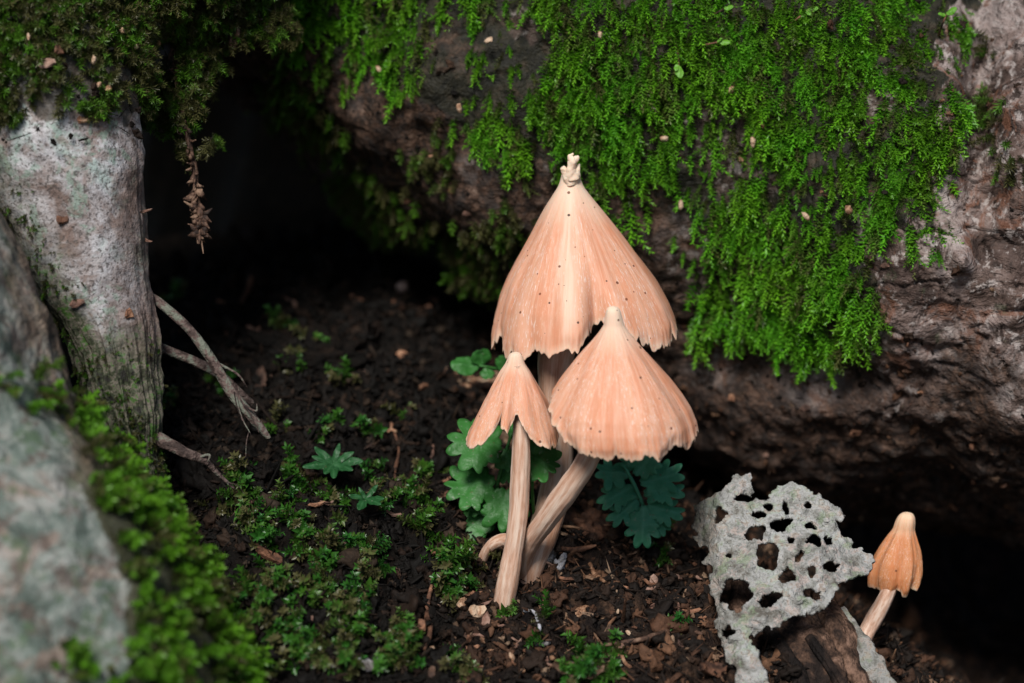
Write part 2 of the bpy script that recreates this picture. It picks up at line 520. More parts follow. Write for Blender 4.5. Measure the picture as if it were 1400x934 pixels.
def _fit():
    n = len(cp)
    K = _tps(np.linalg.norm(cp[:, None, :2] - cp[None, :, :2], axis=-1)) + np.eye(n) * 1.5
    A = np.zeros((n + 3, n + 3))
    A[:n, :n] = K
    A[:n, n:] = np.c_[np.ones(n), cp[:, :2]]
    A[n:, :n] = A[:n, n:].T
    return np.linalg.solve(A, np.r_[cp[:, 2], 0, 0, 0])
TW = _fit()
def ground_z(x, y, fine=True):
    x, y = np.asarray(x, float), np.asarray(y, float)
    sh = x.shape
    xf, yf = x.ravel(), y.ravel()
    z = np.zeros(len(xf))
    R = np.hypot(xf / 1.2, yf - 3)
    near = R < 42
    r = np.hypot(xf[near, None] - cp[None, :, 0], yf[near, None] - cp[None, :, 1])
    z[near] = _tps(r) @ TW[:len(cp)] + TW[-3] + TW[-2] * xf[near] + TW[-1] * yf[near]
    k = smooth(R, 15, 40)
    z = np.clip(z, -13, 4)
    mb = P(757, 772, 53.0)
    z = z + .8 * np.exp(-((xf - mb[0]) / .85) ** 2 - ((yf - mb[1]) / .55) ** 2)
    z = z * (1 - k) + (-6.5) * k
    p3 = np.stack([xf, yf, xf * 0], -1)
    z = z + .28 * fbm(p3 * .8, 3, 3) + np.where(R > 30, 3 * fbm(p3 * .02, 2, 9) * smooth(R, 30, 120), 0)
    if fine:
        z = z + .34 * np.abs(fbm(p3 * 1.5, 3, 25)) + .2 * np.abs(fbm(p3 * 3.1, 3, 21)) + .06 * fbm(p3 * 9, 2, 4) - .2
    return z.reshape(sh)
def axis_coords(lo, hi, step, far, g=1.22):
    c = list(np.arange(lo, hi + 1e-6, step))
    s, v = step, lo
    left = []
    while v > -far:
        s *= g
        v -= s
        left.append(v)
    s, v = step, hi
    right = []
    while v < far:
        s *= g
        v += s
        right.append(v)
    return np.array(left[::-1] + c + right)
gx = axis_coords(-11.5, 12, .085, 4000)
gy = axis_coords(-9, 14, .085, 4000)
X, Y = np.meshgrid(gx, gy, indexing='xy')
Zg = ground_z(X, Y)
Gg = np.stack([X, Y, Zg], -1)
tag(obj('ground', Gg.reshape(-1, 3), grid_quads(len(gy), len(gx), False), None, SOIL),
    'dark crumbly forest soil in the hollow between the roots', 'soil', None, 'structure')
def hit_ground(px, py, lift=0.0):
    d = np.linspace(44, 75, 500)
    pts = np.array([P(px, py, q) for q in d])
    z = ground_z(pts[:, 0], pts[:, 1])
    below = np.where(pts[:, 2] < z)[0]
    i = below[0] if len(below) else 200
    p = pts[i].copy()
    p[2] = z[i] + lift
    return p, d[i]

# ------------------------------------------------------------------ the tree and its roots
MOSS_MAIN = [(290, -400), (1290, -400), (1312, 0), (1306, 90), (1290, 180), (1262, 250), (1286, 330), (1250, 285), (1225, 285), (1178, 300), (1188, 380), (1184, 440),
             (1060, 445), (1000, 430), (930, 330), (870, 290), (770, 240), (690, 215), (620, 170), (560, 125), (470, 80), (400, 45), (330, 20)]
BARE = [[(925, 140), (1000, 130), (1075, 170), (1070, 235), (1000, 265), (945, 225)], [(560, 40), (640, 30), (650, 80), (590, 100)],
        [(1140, 120), (1190, 90), (1240, 120), (1230, 170), (1180, 190)], [(470, 60), (540, 50), (540, 110), (480, 100)],
        [(840, 250), (980, 300), (1060, 400), (960, 380), (850, 310)], [(700, 0), (760, 0), (770, 40), (715, 60)]]
def wob(V, amp, sc, seed):
    px, py, d = proj(V)
    return px + amp * fbm(V * sc, 3, seed), py + amp * fbm(V * sc + 31.7, 3, seed + 3), d
def big_disp(G, a, L, r):
    d = .55 * fbm(G * .22, 3, 5) + .22 * fbm(G * .75, 4, 8) + .07 * ridged(G * np.array([1.4, 1.4, 2.2]), 3, 12) + .03 * fbm(G * 6, 3, 40)
    px, py, _ = proj(G)
    def dent(cx, cy, rx, ry, h):
        return h * np.exp(-((px - cx) / rx) ** 2 - ((py - cy) / ry) ** 2)
    d = d + dent(1120, 40, 150, 150, .6) + dent(860, 60, 130, 160, .5) + dent(1340, 140, 28, 150, -1.0) + dent(1250, 400, 90, 60, .35)
    d = d + dent(1316, 352, 17, 16, .5) + dent(1340, 345, 13, 16, -.4) + dent(1236, 296, 11, 16, .3) + dent(1385, 480, 60, 90, .6) + dent(1200, 560, 120, 22, .3) + dent(1050, 510, 120, 18, -.35)
    d = d + dent(520, 300, 60, 40, .5) + dent(620, 320, 120, 25, -.35)
    ca, sa = np.abs(np.cos(a)), np.abs(np.sin(a))
    sq = r * ((ca ** 3.6 + sa ** 3.6) ** (-1 / 3.6) - 1)
    d = d + sq * smooth(1000 - L * 0 - px, 0, 350)
    cr = np.abs(fbm(G * np.array([.55, .55, .8]) + 3, 4, 77))
    d = d - .16 * np.exp(-(cr / .045) ** 2) * smooth(px, 1100, 1250)
    return d
tree = thing('tree', P(1000, 900, 70), 'old tree with a thick brown root overhanging the hollow, its top carpeted in moss', 'tree')
G_big = tube([(330, -560, 66, 6.0), (480, -370, 63, 6.6), (590, -190, 62, 7.0), (930, 90, 61, 7.0), (1180, 270, 60.5, 6.9), (1430, 320, 60, 7.2), (1750, 330, 60, 7.6), (2200, 330, 62, 8.5)],
             600, 460, big_disp, .62)
pxb, pyb, _ = wob(G_big, 30, 1.1, 51)
mossmask = inpoly(pxb, pyb, MOSS_MAIN).astype(float)
for b_ in BARE:
    mossmask *= 1 - .6 * inpoly(pxb, pyb, b_)
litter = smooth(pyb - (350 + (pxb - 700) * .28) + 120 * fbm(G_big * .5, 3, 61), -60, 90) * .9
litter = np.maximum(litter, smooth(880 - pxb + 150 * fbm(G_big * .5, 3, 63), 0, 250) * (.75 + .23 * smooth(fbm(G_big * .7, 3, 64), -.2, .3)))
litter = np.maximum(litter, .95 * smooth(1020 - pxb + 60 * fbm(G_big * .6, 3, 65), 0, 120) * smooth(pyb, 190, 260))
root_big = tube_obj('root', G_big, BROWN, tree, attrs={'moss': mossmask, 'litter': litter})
tag(root_big, 'thick brown root with moss on top and reddish bare bark at its end')
N_big = grid_normals(G_big, True)
if (N_big[300, 230] @ -FW) < 0:
    N_big = -N_big
def rough_disp(k, f, seed):
    return lambda G, a, L, r: k * r * fbm(G * f, 4, seed) + .3 * k * r * ridged(G * f * 2, 3, seed + 9)
Gc = tube([(1395, -330, 56, 1.4), (1420, -120, 55.6, 1.2), (1425, 0, 55.5, .98), (1470, 110, 55.6, .9), (1520, 220, 56.5, .8), (1560, 330, 58, .6)], 160, 120, rough_disp(.12, 1.1, 90), .4)
cr_a = tube_obj('root', Gc, BROWN, tree, attrs={'moss': np.zeros(Gc.shape[:2]), 'litter': np.zeros(Gc.shape[:2])})
tag(cr_a, 'cracked grey brown root pressed against the edge of the mossy root')
# trunk rising behind the hollow
def trunk_disp(G, a, L, r):
    return 1.6 * fbm(G * .08, 3, 15) + .9 * ridged(G * np.array([.25, .25, .06]), 3, 18) + .2 * fbm(G * .9, 3, 19)
tc = P(900, 300, 100)
Gt = tube([(tc[0], tc[1] + 4, -14, 31), (tc[0], tc[1] + 3, 0, 28), (tc[0], tc[1] + 5, 25, 23), (tc[0], tc[1] + 6, 80, 20), (tc[0], tc[1] + 8, 200, 18)], 200, 200, trunk_disp, .3, world=True)
tube_obj('trunk', Gt, BROWN, tree, attrs={'moss': np.full(Gt.shape[:2], .7), 'litter': np.full(Gt.shape[:2], 1.0)})  # dark litter tone evenly paints the hollow's shade onto the trunk
# root that roofs the hollow between the pale root and the thick one
Gr = tube([(-330, -160, 56, 2.0), (-60, -105, 54.5, 1.9), (150, -88, 53.2, 1.82), (270, -110, 53.4, 1.95), (340, -190, 56, 2.0), (400, -300, 60, 2.4)], 200, 160, rough_disp(.13, .8, 33), .4)
N_roof = grid_normals(Gr, True)
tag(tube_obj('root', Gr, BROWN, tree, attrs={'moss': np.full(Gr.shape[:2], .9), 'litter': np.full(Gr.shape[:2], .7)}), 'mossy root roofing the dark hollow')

G_sunblock = tube([(-900, -330, 68, 7), (-300, -300, 67, 6.6), (100, -270, 66.5, 6.2), (420, -290, 66.5, 6.2), (800, -330, 70, 7)], 160, 140, rough_disp(.1, .35, 35), 0)  # collar added above the view to block sun from the hollow
tag(tube_obj('root', G_sunblock, BROWN, tree, attrs={'moss': np.full(G_sunblock.shape[:2], .5), 'litter': np.full(G_sunblock.shape[:2], .9)}), 'unseen root collar added to keep the sun out of the hollow')
# pale root
def pale_disp(G, a, L, r):
    px, py, _ = proj(G)
    low = smooth(py, 400, 520)
    fur = ridged(np.stack([np.cos(a) * 4.2, np.sin(a) * 4.2, L * .55], -1), 3, 71)
    edge = smooth(np.abs(a), .9, 1.5)
    return .09 * fbm(G * .8, 4, 66) + .012 * fbm(G * 5, 3, 68) + (.09 * low + .05 * edge) * (fur - .3) * np.minimum(r, 1) + .02 * low * fbm(G * 7, 3, 69)
G_pale = tube([(20, -330, 53.5, 2.6), (45, -60, 52.4, 2.2), (62, 150, 51.7, 1.88), (102, 300, 51.5, 1.4), (146, 430, 51.4, .98), (166, 520, 51.3, .72), (182, 610, 51.4, .52), (200, 720, 52, .5), (215, 830, 53, .5)],
              420, 320, pale_disp, .55)
pxp, pyp, _ = wob(G_pale, 22, 1.3, 81)
MOSS_LEFT = [(-300, -400), (330, -400), (300, 60), (250, 150), (190, 170), (185, 130), (120, 165), (60, 140), (20, 170), (-40, 200), (-300, 200)]
m_l = inpoly(pxp, pyp, MOSS_LEFT)
brown = smooth(pxp, 150, 200) * smooth(pyp, 120, 260) * .8
algae = np.clip(smooth(pyp, 420, 500) * .9 * (pyp < 900) + smooth((pyp - 250) * .55 + 20 - pxp + 0, -30, 40) * .8, 0, 1)
pale = tube_obj('tree_root', G_pale, PALE, None, P(200, 700, 52), {'moss': m_l * .85, 'brown': brown, 'algae': algae})
tag(pale, 'pale grey smooth barked root narrowing downward with twigs jutting from it', 'root')
N_pale = grid_normals(G_pale, True)

# near mottled root
def near_disp(G, a, L, r):
    px, py, _ = proj(G)
    e = smooth(px + (600 - py) * .3, 60, 130) * smooth(660 - py, -40, 60)
    fur = ridged(np.stack([np.cos(a) * 6, np.sin(a) * 6, L * .3], -1), 3, 101)
    return .28 * fbm(G * .4, 4, 96) + .05 * fbm(G * 2.2, 3, 97) + .22 * e * (fur - .4)
G_near = tube([(-520, -150, 49.5, 3.6), (-340, 240, 48.5, 3.7), (-222, 520, 47.8, 3.75), (-135, 720, 47.4, 3.8), (-25, 880, 47, 3.9), (50, 1100, 47, 4.2), (80, 1400, 47.5, 4.6)],
              360, 300, near_disp, .55)
pxn, pyn, _ = wob(G_near, 26, 1.0, 83)
MOSS_NEAR_P = [(135, 640), (150, 618), (215, 605), (250, 640), (285, 700), (330, 780), (420, 850), (500, 1200), (130, 1200), (120, 990), (170, 870), (190, 800), (160, 740), (120, 690)]
m_n = inpoly(pxn, pyn, MOSS_NEAR_P)
strip = inpoly(pxn, pyn, [(95, 520), (150, 620), (140, 700), (95, 640)])
brn = smooth(pxn + (600 - pyn) * .3, 60, 120) * smooth(680 - pyn, -30, 60)
near = tube_obj('tree_root', G_near, MOTTLED, None, P(-60, 930, 47), {'moss': np.maximum(m_n, strip * .5) * .9, 'brown': brn * .9})
tag(near, 'mottled grey green root with a bright moss cushion along its flank', 'root')
N_near = grid_normals(G_near, True)
def outward(G, N):
    c = G.mean(1, keepdims=True)
    return np.where(((G - c) * N).sum(-1, keepdims=True) < 0, -N, N)
N_big, N_pale, N_near, N_roof = outward(G_big, N_big), outward(G_pale, N_pale), outward(G_near, N_near), outward(Gr, N_roof)

# ------------------------------------------------------------------ scatter helpers
def sample(G, N, n, accept, seed=0):
    r_ = np.random.default_rng(seed)
    a = np.linalg.norm(np.cross(np.roll(G, -1, 1)[:-1] - G[:-1], G[1:] - G[:-1]), axis=-1)
    c = np.cumsum(a.ravel())
    idx = np.searchsorted(c, r_.random(n) * c[-1])
    i, j = np.unravel_index(np.minimum(idx, a.size - 1), a.shape)
    u, v = r_.random((2, n, 1))
    j2 = (j + 1) % G.shape[1]
    p = (1 - u) * ((1 - v) * G[i, j] + v * G[i, j2]) + u * ((1 - v) * G[i + 1, j] + v * G[i + 1, j2])
    q = norm((1 - u) * N[i, j] + u * N[i + 1, j2])
    keep = r_.random(n) < accept(p, q)
    return p[keep], q[keep]
def frames(dirs, hang, roll, r_):
    """matrices whose Z is dirs and whose X leans to hang"""
    z = norm(dirs)
    x = norm(hang - z * (hang * z).sum(-1, keepdims=True) + 1e-4)
    y = np.cross(z, x)
    a = r_.normal(0, roll, len(z))[:, None]
    x2 = x * np.cos(a) + y * np.sin(a)
    y2 = np.cross(z, x2)
    return np.stack([x2, y2, z], -1)
def instancer(name, pts, mats, scl, idx, sources, label, cat):
    off = pts.mean(0)
    me = bpy.data.meshes.new(name)
    me.vertices.add(len(pts))
    me.vertices.foreach_set('co', ((pts - off) * S).ravel())
    eul = np.array([Matrix(m.tolist()).to_euler('XYZ')[:] for m in mats])
    me.attributes.new('turn', 'FLOAT_VECTOR', 'POINT').data.foreach_set('vector', eul.ravel())
    me.attributes.new('grow', 'FLOAT', 'POINT').data.foreach_set('value', scl)
    me.attributes.new('pick', 'INT', 'POINT').data.foreach_set('value', np.asarray(idx, np.int32))
    o = bpy.data.objects.new(name, me)
    COL.objects.link(o)
    o.location = off * S
    ng = bpy.data.node_groups.new(name, 'GeometryNodeTree')
    ng.interface.new_socket('Geometry', in_out='INPUT', socket_type='NodeSocketGeometry')
    ng.interface.new_socket('Geometry', in_out='OUTPUT', socket_type='NodeSocketGeometry')
    nn = ng.nodes
    gi, go = nn.new('NodeGroupInput'), nn.new('NodeGroupOutput')
    ci = nn.new('GeometryNodeCollectionInfo')
    ci.inputs['Collection'].default_value = sources
    ci.inputs['Separate Children'].default_value = True
    ci.inputs['Reset Children'].default_value = True
    ip = nn.new('GeometryNodeInstanceOnPoints')
    ip.inputs['Pick Instance'].default_value = True
    def at(nm, ty):
        a = nn.new('GeometryNodeInputNamedAttribute')
        a.data_type = ty
        a.inputs['Name'].default_value = nm
        return a.outputs['Attribute']
    e2r = nn.new('FunctionNodeEulerToRotation')
    L = ng.links.new
    L(gi.outputs[0], ip.inputs['Points'])
    L(ci.outputs[0], ip.inputs['Instance'])
    L(at('pick', 'INT'), ip.inputs['Instance Index'])
    L(at('turn', 'FLOAT_VECTOR'), e2r.inputs[0])
    L(e2r.outputs[0], ip.inputs['Rotation'])
    L(at('grow', 'FLOAT'), ip.inputs['Scale'])
    L(ip.outputs[0], go.inputs[0])
    md = o.modifiers.new('spread', 'NODES')
    md.node_group = ng
    return tag(o, label, cat, None, 'stuff')
def source_set(name, meshes):
    c = bpy.data.collections.new(name)
    for i, me in enumerate(meshes):
        c.objects.link(bpy.data.objects.new('%s_%02d' % (name, i), me))
    return c
def shoot_mesh(name, mat, length, n_leaf, leaf_l, leaf_w, angle, branches, seed, bend=.35, quad_leaf=False):
    r_ = np.random.default_rng(seed)
    V, F, tip = [], [], []
    def leaf(p, axis, side, up, l, wd, tv):
        b = len(V)
        y = np.cross(axis, side)
        mid = p + axis * l * .45
        V.extend([p, mid + y * wd + side * wd * .5, p + axis * l - side * l * .22, mid - y * wd + side * wd * .5])
        F.extend([(b, b + 1, b + 2), (b, b + 2, b + 3)])
        tip.extend([tv * .8, tv, min(1, tv * 1.1 + .05), tv])
    def stem(p0, d0, L, nl, lvl, t0, t1):
        n = 7
        pts = [np.array(p0, float)]
        d = np.array(d0, float)
        for i in range(n):
            d = norm(d + np.array([bend, 0, 0]) / n + r_.normal(0, .06, 3))
            pts.append(pts[-1] + d * L / n)
        pts = np.array(pts)
        rad = .012 if lvl == 0 else .008
        for i in range(n):
            b = len(V)
            t = pts[i + 1] - pts[i]
            u = norm(np.cross(t, [.3, .8, .2]))
            w_ = norm(np.cross(t, u))
            tv = t0 + (t1 - t0) * i / n
            for q in (pts[i], pts[i + 1]):
                for k in range(3):
                    an = k * 2.094
                    V.append(q + (u * math.cos(an) + w_ * math.sin(an)) * rad)
                    tip.append(tv * .6)
            for k in range(3):
                k2 = (k + 1) % 3
                F.extend([(b + k, b + k2, b + 3 + k2), (b + k, b + 3 + k2, b + 3 + k)])
        ph = r_.random() * 6
        for i in range(nl):
            f = (i + .5) / nl
            if lvl == 0 and f < .12:
                continue
            x = f * n
            k = min(int(x), n - 1)
            p = pts[k] + (pts[k + 1] - pts[k]) * (x - k)
            t = norm(pts[k + 1] - pts[k])
            u = norm(np.cross(t, [.3, .8, .2]))
            w_ = np.cross(t, u)
            an = ph + i * 2.4 + r_.normal(0, .2)
            out = u * math.cos(an) + w_ * math.sin(an)
            ag = angle * (1.15 - .45 * f ** 3) + r_.normal(0, .16)
            ax = norm(t * math.cos(ag) + out * math.sin(ag))
            sd_ = norm(t * math.sin(ag) - out * math.cos(ag))
            sc = (.75 + .35 * math.sin(math.pi * min(1, f * .9 + .1))) * r_.uniform(.8, 1.2) * (1 if lvl == 0 else .8)
            leaf(p, ax, sd_, t, leaf_l * sc, leaf_w * sc, t0 + (t1 - t0) * (f ** .8))
        return pts
    pts = stem((0, 0, -.05), (0, 0, 1), length, n_leaf, 0, 0, 1)
    for b in range(branches):
        f = .25 + .6 * (b + r_.random() * .6) / branches
        k = int(f * 7)
        sgn = 1 if b % 2 else -1
        d = norm(np.array([.25, sgn * .85, .75]) + r_.normal(0, .18, 3))
        stem(pts[k], d, length * r_.uniform(.25, .45), n_leaf // 3, 1, f * .85, min(1, f * .7 + .45))
    me = make_mesh(name, np.array(V), None, np.array(F), {'tip': np.array(tip)}, True)
    me.materials.append(mat)
    return me
def shoots(name, mat, specs):
    return source_set(name, [shoot_mesh(name, mat, *s, seed=900 + i) for i, s in enumerate(specs)])
DOWN = np.array([0, 0, -1.0])
def moss_dirs(p, q, out, hang, jit, seed):
    r_ = np.random.default_rng(seed)
    d = norm(q * out + DOWN * hang + r_.normal(0, jit, p.shape))
    return d, r_

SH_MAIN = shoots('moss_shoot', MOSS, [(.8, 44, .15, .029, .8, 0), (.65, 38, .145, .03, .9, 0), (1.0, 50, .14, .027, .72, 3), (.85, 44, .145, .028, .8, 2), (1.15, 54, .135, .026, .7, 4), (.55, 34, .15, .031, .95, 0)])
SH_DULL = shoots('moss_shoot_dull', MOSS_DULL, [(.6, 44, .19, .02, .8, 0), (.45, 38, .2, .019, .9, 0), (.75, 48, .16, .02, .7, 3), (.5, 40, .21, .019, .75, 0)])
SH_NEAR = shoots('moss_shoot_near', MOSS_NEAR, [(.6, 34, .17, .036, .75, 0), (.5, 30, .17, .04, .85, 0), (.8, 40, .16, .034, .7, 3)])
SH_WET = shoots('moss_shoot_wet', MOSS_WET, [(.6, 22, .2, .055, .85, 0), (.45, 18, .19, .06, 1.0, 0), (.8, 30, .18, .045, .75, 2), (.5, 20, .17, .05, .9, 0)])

def acc_main(p, q):
    px, py, d = wob(p, 26, 1.3, 151)
    a = inpoly(px, py, MOSS_MAIN).astype(float)
    for b_ in BARE:
        a *= np.where(inpoly(px, py, b_), .33, 1)
    lo_ = .15 + .3 * smooth(px, 780, 900) * smooth(260 - py, 0, 80)
    a *= lo_ + (1 - lo_) * smooth(fbm(p * 1.25, 4, 155), -.3, .12)
    a *= 1 - .6 * np.maximum(smooth(800 - px, 0, 250), smooth(py - 200, 0, 90) * (px < 950)) * (1 - .7 * smooth(fbm(p * .9, 3, 158), -.05, .25))
    a *= np.where((q @ -FW > -.25) & (py > -130), 1, .0)
    return a
p1, q1 = sample(G_big, N_big, 125000, acc_main, 1)
d1, r1 = moss_dirs(p1, q1, .55, 1.1, .2, 2)
print('main moss shoots', len(p1))
instancer('moss_carpet', p1, frames(d1, np.broadcast_to(DOWN, d1.shape) + q1 * .2, .7, r1), r1.uniform(.34, .95, len(p1)) * (1 + .35 * fbm(p1 * 1.1, 3, 159)), r1.integers(0, 6, len(p1)), SH_MAIN,
          'thick bright green moss carpet hanging over the brown root above the mushrooms', 'moss')
# straggling shoots at the carpet's edge and the scattered patches on the bare side of the root
EDGE = [(1215, 270, 28), (1240, 250, 24), (1262, 290, 16), (1278, 315, 9), (1180, 400, 22), (1165, 430, 22), (1090, 440, 26), (1030, 430, 22), (980, 400, 25), (1265, 215, 22), (1290, 150, 20), (1140, 440, 20), (1100, 370, 40), (1040, 360, 34), (1150, 340, 34)]
PATCH = [(480, 255, 26), (500, 280, 30), (530, 300, 28), (565, 318, 20), (465, 240, 14), (640, 345, 26), (660, 380, 20), (700, 310, 26), (600, 215, 30), (450, 175, 20), (400, 130, 30), (430, 120, 30), (660, 430, 12), (720, 300, 16), (1350, 150, 16), (1365, 200, 14), (1390, 225, 12), (1345, 60, 14)]
def acc_spots(spots, amp=10):
    def f(p, q):
        px, py, d = wob(p, amp, 1.5, 171)
        a = np.zeros(len(p))
        for cx, cy, rr in spots:
            a = np.maximum(a, np.exp(-((px - cx) ** 2 + (py - cy) ** 2) / rr ** 2))
        return np.where(q @ -FW > -.1, np.minimum(1, a * 1.3), 0)
    return f
p2, q2 = sample(G_big, N_big, 60000, acc_spots(EDGE), 5)
d2, r2 = moss_dirs(p2, q2, .4, 1.0, .15, 6)
instancer('moss_fringe', p2, frames(d2, np.broadcast_to(DOWN, d2.shape) + q2 * .2, .5, r2), r2.uniform(.7, 1.15, len(p2)), r2.integers(0, 6, len(p2)), SH_MAIN,
          'fringe of moss shoots trailing down onto the bare grey bark', 'moss')
p3, q3 = sample(G_big, N_big, 70000, acc_spots(PATCH), 7)
d3, r3 = moss_dirs(p3, q3, .8, .5, .25, 8)
instancer('moss_patch', p3, frames(d3, np.broadcast_to(DOWN, d3.shape), .9, r3), r3.uniform(.45, .85, len(p3)), r3.integers(0, 4, len(p3)), SH_DULL,
          'small scattered moss patches on the bare shaded side of the root', 'moss')
def acc_left(p, q):
    px, py, d = wob(p, 22, 1.4, 191)
    a = inpoly(px, py, MOSS_LEFT) * (.15 + .85 * smooth(fbm(p * 1.3, 3, 193), -.25, .25))
    return np.where(q @ -FW > -.3, a, 0)
p4, q4 = sample(G_pale, N_pale, 30000, acc_left, 9)
p4b, q4b = sample(Gr, N_roof, 22000, lambda p, q: np.where((q @ -FW > -.3) & (q[:, 2] > -.95), .9 * (.25 + .75 * smooth(fbm(p * 1.2, 3, 195), -.3, .2)), 0), 10)
p4, q4 = np.vstack([p4, p4b]), np.vstack([q4, q4b])
d4, r4 = moss_dirs(p4, q4, .85, .4, .35, 11)
instancer('moss_carpet', p4, frames(d4, np.broadcast_to(DOWN, d4.shape), .9, r4), r4.uniform(.45, .85, len(p4)), r4.integers(0, 4, len(p4)), SH_DULL,
          'patchy olive moss with brown gaps capping the pale grey root', 'moss')
def acc_near(p, q):
    px, py, d = wob(p, 16, 1.2, 201)
    a = inpoly(px, py, MOSS_NEAR_P).astype(float) * (.3 + .7 * smooth(fbm(p * 1.0, 3, 203), -.3, .1))
    a = np.maximum(a, .25 * inpoly(px, py, [(95, 540), (150, 620), (150, 740), (100, 640)]))
    for cx, cy in ((90, 880), (60, 905), (230, 860), (20, 540), (45, 545), (110, 905), (100, 560)):
        a = np.maximum(a, .6 * np.exp(-((px - cx) ** 2 + (py - cy) ** 2) / 18 ** 2))
    return np.where(q @ -FW > -.35, a, 0)
p5, q5 = sample(G_near, N_near, 26000, acc_near, 12)
d5, r5 = moss_dirs(p5, q5, 1.0, .1, .3, 13)
instancer('moss_cushion', p5, frames(d5, np.broadcast_to(DOWN, d5.shape), .9, r5), r5.uniform(.5, .95, len(p5)), r5.integers(0, 3, len(p5)), SH_NEAR,
          'fresh yellow green moss cushion on the flank of the mottled root', 'moss')
# fine algae moss in the crevice of the pale root
def acc_crev(p, q):
    px, py, d = wob(p, 14, 2.2, 211)
    a = smooth((py - 250) * .55 + 20 - px, -25, 15) * .8 + smooth(py, 440, 560) * .35
    a *= smooth(fbm(p * 2.2, 3, 213), -.05, .35)
    return np.where((q @ -FW > -.2) & (py > 250) & (py < 700), a, 0)
p6, q6 = sample(G_pale, N_pale, 26000, acc_crev, 14)
d6, r6 = moss_dirs(p6, q6, 1.0, .3, .4, 15)
instancer('moss_film', p6, frames(d6, np.broadcast_to(DOWN, d6.shape), .9, r6), r6.uniform(.1, .24, len(p6)), r6.integers(0, 4, len(p6)), SH_DULL,
          'thin dark moss growing in the furrows of the pale root', 'moss')
# wet leafy moss in tufts on the soil
TUFTS = [(350, 720, 22, 14), (340, 700, 16, 8), (365, 735, 14, 8), (430, 745, 24, 12), (415, 720, 18, 10), (450, 770, 18, 9), (360, 800, 26, 16), (385, 790, 20, 10), (345, 815, 18, 8), (430, 800, 22, 12),
         (460, 820, 22, 12), (480, 830, 18, 10), (490, 800, 18, 8), (420, 880, 26, 16), (400, 895, 20, 12), (435, 900, 16, 8), (550, 860, 18, 10), (555, 880, 14, 8), (530, 905, 22, 14), (545, 890, 18, 8),
         (500, 740, 16, 8), (500, 770, 18, 9), (580, 720, 16, 7), (590, 700, 12, 5), (605, 755, 18, 10), (620, 770, 18, 10), (635, 750, 16, 7), (610, 800, 18, 8), (625, 815, 14, 7), (640, 790, 12, 6),
         (800, 905, 18, 10), (815, 915, 22, 16), (790, 920, 18, 10), (830, 885, 14, 6), (640, 915, 14, 10), (630, 905, 12, 8), (460, 690, 16, 6), (520, 680, 20, 8), (550, 670, 20, 9), (570, 690, 16, 7),
         (420, 670, 16, 6), (330, 680, 14, 6), (345, 890, 14, 8), (360, 920, 18, 10), (480, 915, 16, 8), (250, 390, 8, 5), (235, 410, 7, 4), (385, 440, 7, 4), (690, 770, 8, 4), (905, 750, 10, 6), (890, 735, 8, 4),
         (300, 520, 14, 4), (230, 545, 12, 4), (700, 830, 6, 3), (740, 850, 8, 4), (930, 860, 7, 3), (515, 640, 14, 4), (400, 640, 14, 5), (590, 640, 14, 5), (430, 470, 16, 5), (400, 500, 14, 4), (470, 520, 16, 5), (500, 580, 18, 6), (450, 590, 16, 5), (380, 580, 14, 4), (560, 560, 14, 4), (320, 640, 12, 6), (300, 690, 14, 6), (380, 690, 18, 8), (470, 740, 20, 9), (390, 850, 22, 10), (340, 850, 16, 8), (500, 860, 18, 8), (470, 880, 16, 8)]
pw, qw, sw = [], [], []
rw = np.random.default_rng(77)
for cx, cy, rr, n in TUFTS:
    for k in range(int(n * 1.5)):
        p, d = hit_ground(cx + rw.normal(0, rr * .55), cy + rw.normal(0, rr * .45) + 8)
        if d > 44.5:
            pw.append(p)
            sw.append(rw.uniform(.45, .95))
pw = np.array(pw)
dw = norm(np.array([0, -.55, .75]) + rw.normal(0, .4, pw.shape))
instancer('moss_tufts', pw, frames(dw, np.broadcast_to(DOWN, dw.shape), .9, rw), np.array(sw), rw.integers(0, 4, len(pw)), SH_WET,
          'dark wet leafy moss tufts growing out of the black soil', 'moss')

# ------------------------------------------------------------------ soil crumbs and litter too small to pick apart
def blob_mesh(name, mat, sx, sy, sz, seed, sub=2, rough=.35, bend=0):
    import bmesh
    bm = bmesh.new()
    bmesh.ops.create_icosphere(bm, subdivisions=sub, radius=1)
    V = np.array([v.co[:] for v in bm.verts])
    F = np.array([[v.index for v in f.verts] for f in bm.faces])
    bm.free()
    V = V * np.maximum(.25, 1 + rough * fbm(V * 1.6 + seed * 3.1, 4, seed, .6))[:, None]
    V = V * np.array([sx, sy, sz])
    if bend:
        V[:, 2] += bend * V[:, 0] ** 2 / sx
    me = make_mesh(name, V, None, F, None, sub > 1)
    if mat: me.materials.append(mat)
    return me
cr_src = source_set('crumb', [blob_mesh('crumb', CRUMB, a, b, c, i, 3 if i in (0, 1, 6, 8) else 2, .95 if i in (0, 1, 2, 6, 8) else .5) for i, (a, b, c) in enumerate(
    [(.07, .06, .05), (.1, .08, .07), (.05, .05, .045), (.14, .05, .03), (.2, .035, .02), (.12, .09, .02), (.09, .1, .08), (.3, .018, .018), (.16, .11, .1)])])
n = 36000
xx, yy = rng.uniform(-9, 11, n), rng.uniform(-8, 12, n)
pc = np.stack([xx, yy, ground_z(xx, yy)], -1)
pxc, pyc, dc = proj(pc)
kp = (pxc > -80) & (pxc < 1480) & (pyc > 300) & (pyc < 1010)
pc = pc[kp]
axr = norm(rng.normal(0, 1, pc.shape) + np.array([0, 0, 1.2]))
